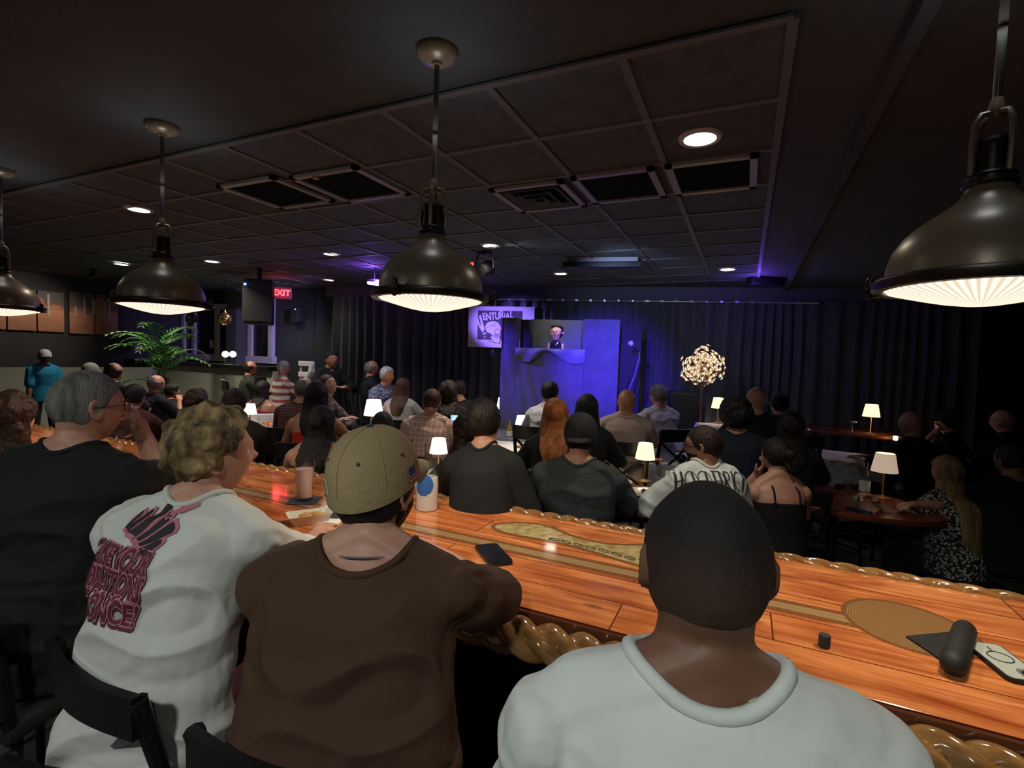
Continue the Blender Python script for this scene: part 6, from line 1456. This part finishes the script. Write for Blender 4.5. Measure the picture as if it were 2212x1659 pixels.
# candle lights
def candle(px, py, z, label, c=(1, .8, .45), s_=4, pw=.8, r_=.03, lc=None):
    p = PZ(px, py, z); t = empty('candle_holder', (p.x, p.y, z+.001)); tag(t, label, 'candle')
    ob('candle_glow', M().lathe([(0, .008), (r_*.7, .008), (r_*.8, .05), (0, .052)], 16), emis('candle_%.1f_%.2f' % (s_, c[1]), c, s_), t)
    ob('holder', M().lathe([(0, 0), (r_, 0), (r_*1.1, .065), (r_*1.04, .065), (r_*.95, .006), (0, .006)], 20), m_glass, t)
    light('POINT', (p.x, p.y, z+.09), pw, lc or c, .02, spec=0)
candle(1934, 952, .97, 'bright candle in front of the bald man leaning back', (1, .75, .4), 8, 1.2)
candle(602, 950, TZ, 'red glowing candle beyond the tall pink drink', (1, .05, .02), 2, 3.2, .035, (1, .05, .02))
candle(1556, 936, TZ+.005, 'small white candle flame above the shaved head', (1, .85, .6), 6, .6)
candle(825, 925, TZ+.005, 'tiny tea light by the appetiser plate', (1, .85, .6), 6, .5, .02)
# napkins
for px, py, z, lb in ((1800, 1000, .805, 'crumpled yellowish napkin on the white cloth at right'), (1835, 1005, .805, 'small folded napkin on the white cloth at right'), (1470, 1000, TZ+.006, 'black small bowl shaped bag on the white cloth')):
    p = PZ(px, py, z); q = M(); q.sph((0, 0, .02), (.05, .035, .018) if 'black' not in lb else (.06, .05, .045), n=8)
    if 'black' in lb: q.v = [x+V((0, 0, .027)) for x in q.v]
    tag(ob('napkin' if 'napkin' in lb else 'handbag', q, mat('cream_napkin', (.55, .48, .3), .9) if 'napkin' in lb else m_blk2, loc=(p.x, p.y, z+.002)), lb, 'napkin' if 'napkin' in lb else 'bag')
p = PZ(1855, 1105, TZ); tag(ob('phone', M().prism(rrect(.075, .15, .01), .001, .01).xf(Matrix.Rotation(1.1, 4, 'Z')), m_phone, loc=(p.x, p.y, TZ)), 'black phone at the hands of the blond woman', 'phone')
# ---------------------------------------------------------------- shirt prints (laid on the finished garments)
bake()
def garment_print(info, top, mb, u, v, scale, m, name, parent, rot=0, off=.003, face=-1, step=.02):
    """print centred u right / v up from the shoulder line on the back of the garment"""
    lat, up = info['lat'], info['upv']; n_ = info['fv']*face
    bx_ = M(); bx_.v = [V((q.x*scale, q.y*scale, 0)) for q in mb.v]; bx_.f = mb.f
    c = info['SH']+lat*u+up*v; cr_, sr = math.cos(rot), math.sin(rot)
    mt = Matrix((lat*cr_+up*sr, up*cr_-lat*sr, n_)).transposed().to_4x4(); mt.translation = c+n_*.0
    q = project(bx_, top, mt, -n_, off, step)
    # ray starts .5 outside and travels inward
    return ob(name, q, m, parent, False)
pink = mat('pink_print_ink', (.46, .15, .20), .8); blk = mat('black_print_ink', (.02, .017, .02), .8); maroon = mat('maroon_print_ink', (.10, .02, .03), .8)
top3 = TOPS[t3.name]
# the torch bearing hand / crown of dark rays with pink glow
def offset_poly(l, k):
    c = (sum(p[0] for p in l)/len(l), sum(p[1] for p in l)/len(l)); return [(c[0]+(x-c[0])*(1+k/max(.01, math.hypot(x-c[0], y-c[1]))), c[1]+(y-c[1])*(1+k/max(.01, math.hypot(x-c[0], y-c[1])))) for x, y in l]
# coordinates in print units (1290 x 1659 view), y up, centred
rays = [[(500, 630), (545, 640), (580, 520), (555, 470), (520, 560)], [(555, 640), (620, 660), (680, 530), (685, 470), (655, 460), (610, 540)], [(620, 665), (690, 700), (760, 560), (835, 500), (800, 430), (850, 360), (905, 350), (870, 335), (880, 270), (820, 360), (770, 400), (780, 480), (730, 540)],
        [(705, 715), (735, 740), (850, 620), (915, 540), (905, 500), (870, 510), (790, 600)], [(745, 760), (780, 780), (990, 640), (1000, 600), (970, 545), (930, 570), (850, 650)], [(790, 800), (850, 850), (890, 830), (860, 790), (940, 740), (930, 705), (890, 710)]]
def pu_(l): return [((x-640)/1000., (900-y)/1000.) for x, y in l]
mb_p = M(); mb_b = M()
for r_ in rays:
    p = pu_(r_); o_ = offset_poly(p, .035); mb_p.add([V((x, y, 0)) for x, y in o_], [tuple(range(len(o_)))]); mb_b.add([V((x, y, 0)) for x, y in p], [tuple(range(len(p)))])
fl_ = pu_([(790, 380), (760, 350), (840, 260), (850, 170), (890, 190), (900, 260), (980, 320), (960, 400), (1060, 360), (1060, 400), (960, 480), (860, 470), (850, 400)])
mb_p.add([V((x, y, 0)) for x, y in fl_], [tuple(range(len(fl_)))])
def tri(mb):
    bm = bmesh.new(); vs = [bm.verts.new(q) for q in mb.v]
    for f in mb.f:
        try: bm.faces.new([vs[i] for i in f])
        except Exception: pass
    bmesh.ops.triangulate(bm, faces=bm.faces[:]); bm.verts.index_update(); o = M(); o.v = [v.co.copy() for v in bm.verts]; o.f = [tuple(v.index for v in f.verts) for f in bm.faces]; bm.free(); return o
GU, GV, GS = PR3
garment_print(i3, top3, tri(mb_p), GU, GV, GS, pink, 'shirt_print', t3, off=.0035)
garment_print(i3, top3, tri(mb_b), GU, GV, GS, blk, 'shirt_print', t3, off=.005)
for k, (tx, dy, sz, sx) in enumerate((('RAISE YOUR', .02, .20, .62), ('VIBRATIONS', -.17, .215, .60), ('AT ONCE!', -.38, .22, .72))):
    a = text_mesh(tx, sz, bold=.016, font_scale=(sx, 1.15)); b_ = text_mesh(tx, sz, bold=.004, font_scale=(sx, 1.15)); c_ = text_mesh(tx, sz, bold=.016, font_scale=(sx, 1.15))
    for mb_, m_, ddy, of in ((c_, maroon, -.028, .004), (a, pink, 0, .0055), (b_, maroon, 0, .007)):
        mb_.v = [V((q.x-.02, q.y+dy+ddy, 0)) for q in mb_.v]; garment_print(i3, top3, mb_, GU, GV, GS, m_, 'shirt_lettering', t3, rot=-.12, off=of)
# gothic lettering: own slab letter forms
T, I = PI[1520]; topH = TOPS[T.name]; g = M()
def vs_(x, y0=0, y1=1, w_=.11):   # blackletter vertical with pointed ends
    g.add([V((x-w_/2, y0+.05, 0)), V((x, y0-.03, 0)), V((x+w_/2, y0+.05, 0)), V((x+w_/2, y1-.03, 0)), V((x, y1+.06, 0)), V((x-w_/2, y1-.05, 0))], [(0, 1, 2, 3, 4, 5)])
def st(a, b, w_=.05): stroke(g, a, b, w_)
def arcs(x, s_, y0=.02, y1=.98, w_=.045): 
    pts = [(x, y0), (x+s_*.16, y0+.12), (x+s_*.22, .5), (x+s_*.16, y1-.14), (x, y1)]
    for p, q in zip(pts, pts[1:]): st(p, q, w_)
x = 0
vs_(x, -.15, 1.1); vs_(x+.28, -.25, .95); st((x-.08, .42), (x+.36, .55), .07); st((x-.12, 1.1), (x+.08, 1.0)); x += .62
for _ in range(2): arcs(x, -1); vs_(x+.20, .08, .95); arcs(x+.18, 1, w_=.03); st((x-.02, .0), (x+.2, .05)); st((x-.02, 1.0), (x+.2, .95)); x += .62
x -= .05; vs_(x, .05, .95); vs_(x+.3, .0, .95); st((x-.1, 1.0), (x+.35, .98), .06); st((x-.1, .5), (x+.4, .5)); st((x-.05, .02), (x+.35, .02), .05); arcs(x+.3, 1, w_=.035); x += .56
vs_(x, .05, .95); st((x, 1.0), (x+.24, .93), .06); st((x+.24, .93), (x+.26, .62), .08); st((x+.26, .62), (x, .5), .05); st((x+.05, .5), (x+.34, -.05), .09); x += .5
vs_(x, .05, .95); st((x-.08, .95), (x+.08, 1.05), .04); x += .3
arcs(x, -1, w_=.08); st((x, 1.0), (x+.16, .9), .06); st((x, 0), (x+.18, .1), .05); x += .34
vs_(x, -.05, 1.1); st((x, .6), (x+.22, .62), .06); vs_(x+.24, -.1, .58)
wtot = x+.3; g.v = [V((q.x-wtot/2, q.y-.5, 0)) for q in g.v]
ink = mat('dark_grey_print_ink', (.03, .03, .028), .8)
LU, LV, LS = PRH
garment_print(I, topH, tri(g), LU, LV, LS, ink, 'shirt_lettering', T, off=.003, step=.015)
g2 = M()
def sc2(pts, w_=.04):
    for p, q in zip(pts, pts[1:]): stroke(g2, p, q, w_)
for s_ in (-1, 1):
    sc2([(0, -.62), (s_*.35, -.78), (s_*.62, -.72), (s_*.75, -.95), (s_*.55, -1.15), (s_*.3, -1.05), (s_*.38, -.88)]); sc2([(s_*.1, -1.2), (s_*.5, -1.5), (s_*.45, -1.9), (s_*.1, -2.2)], .05); sc2([(s_*.05, -1.6), (s_*.8, -2.4), (s_*1.0, -2.9)], .06)
for cx in (-.22, .22): sc2([(cx+.16*math.cos(a), -.98+.14*math.sin(a)) for a in [2*math.pi*k/10 for k in range(11)]], .035)
garment_print(I, topH, tri(g2), LU+.0, LV, LS, mat('mid_grey_print_ink', (.12, .12, .115), .8), 'shirt_print', T, off=.003, step=.015)
bake()
for s_ in SEATS: print('SEAT', *s_)
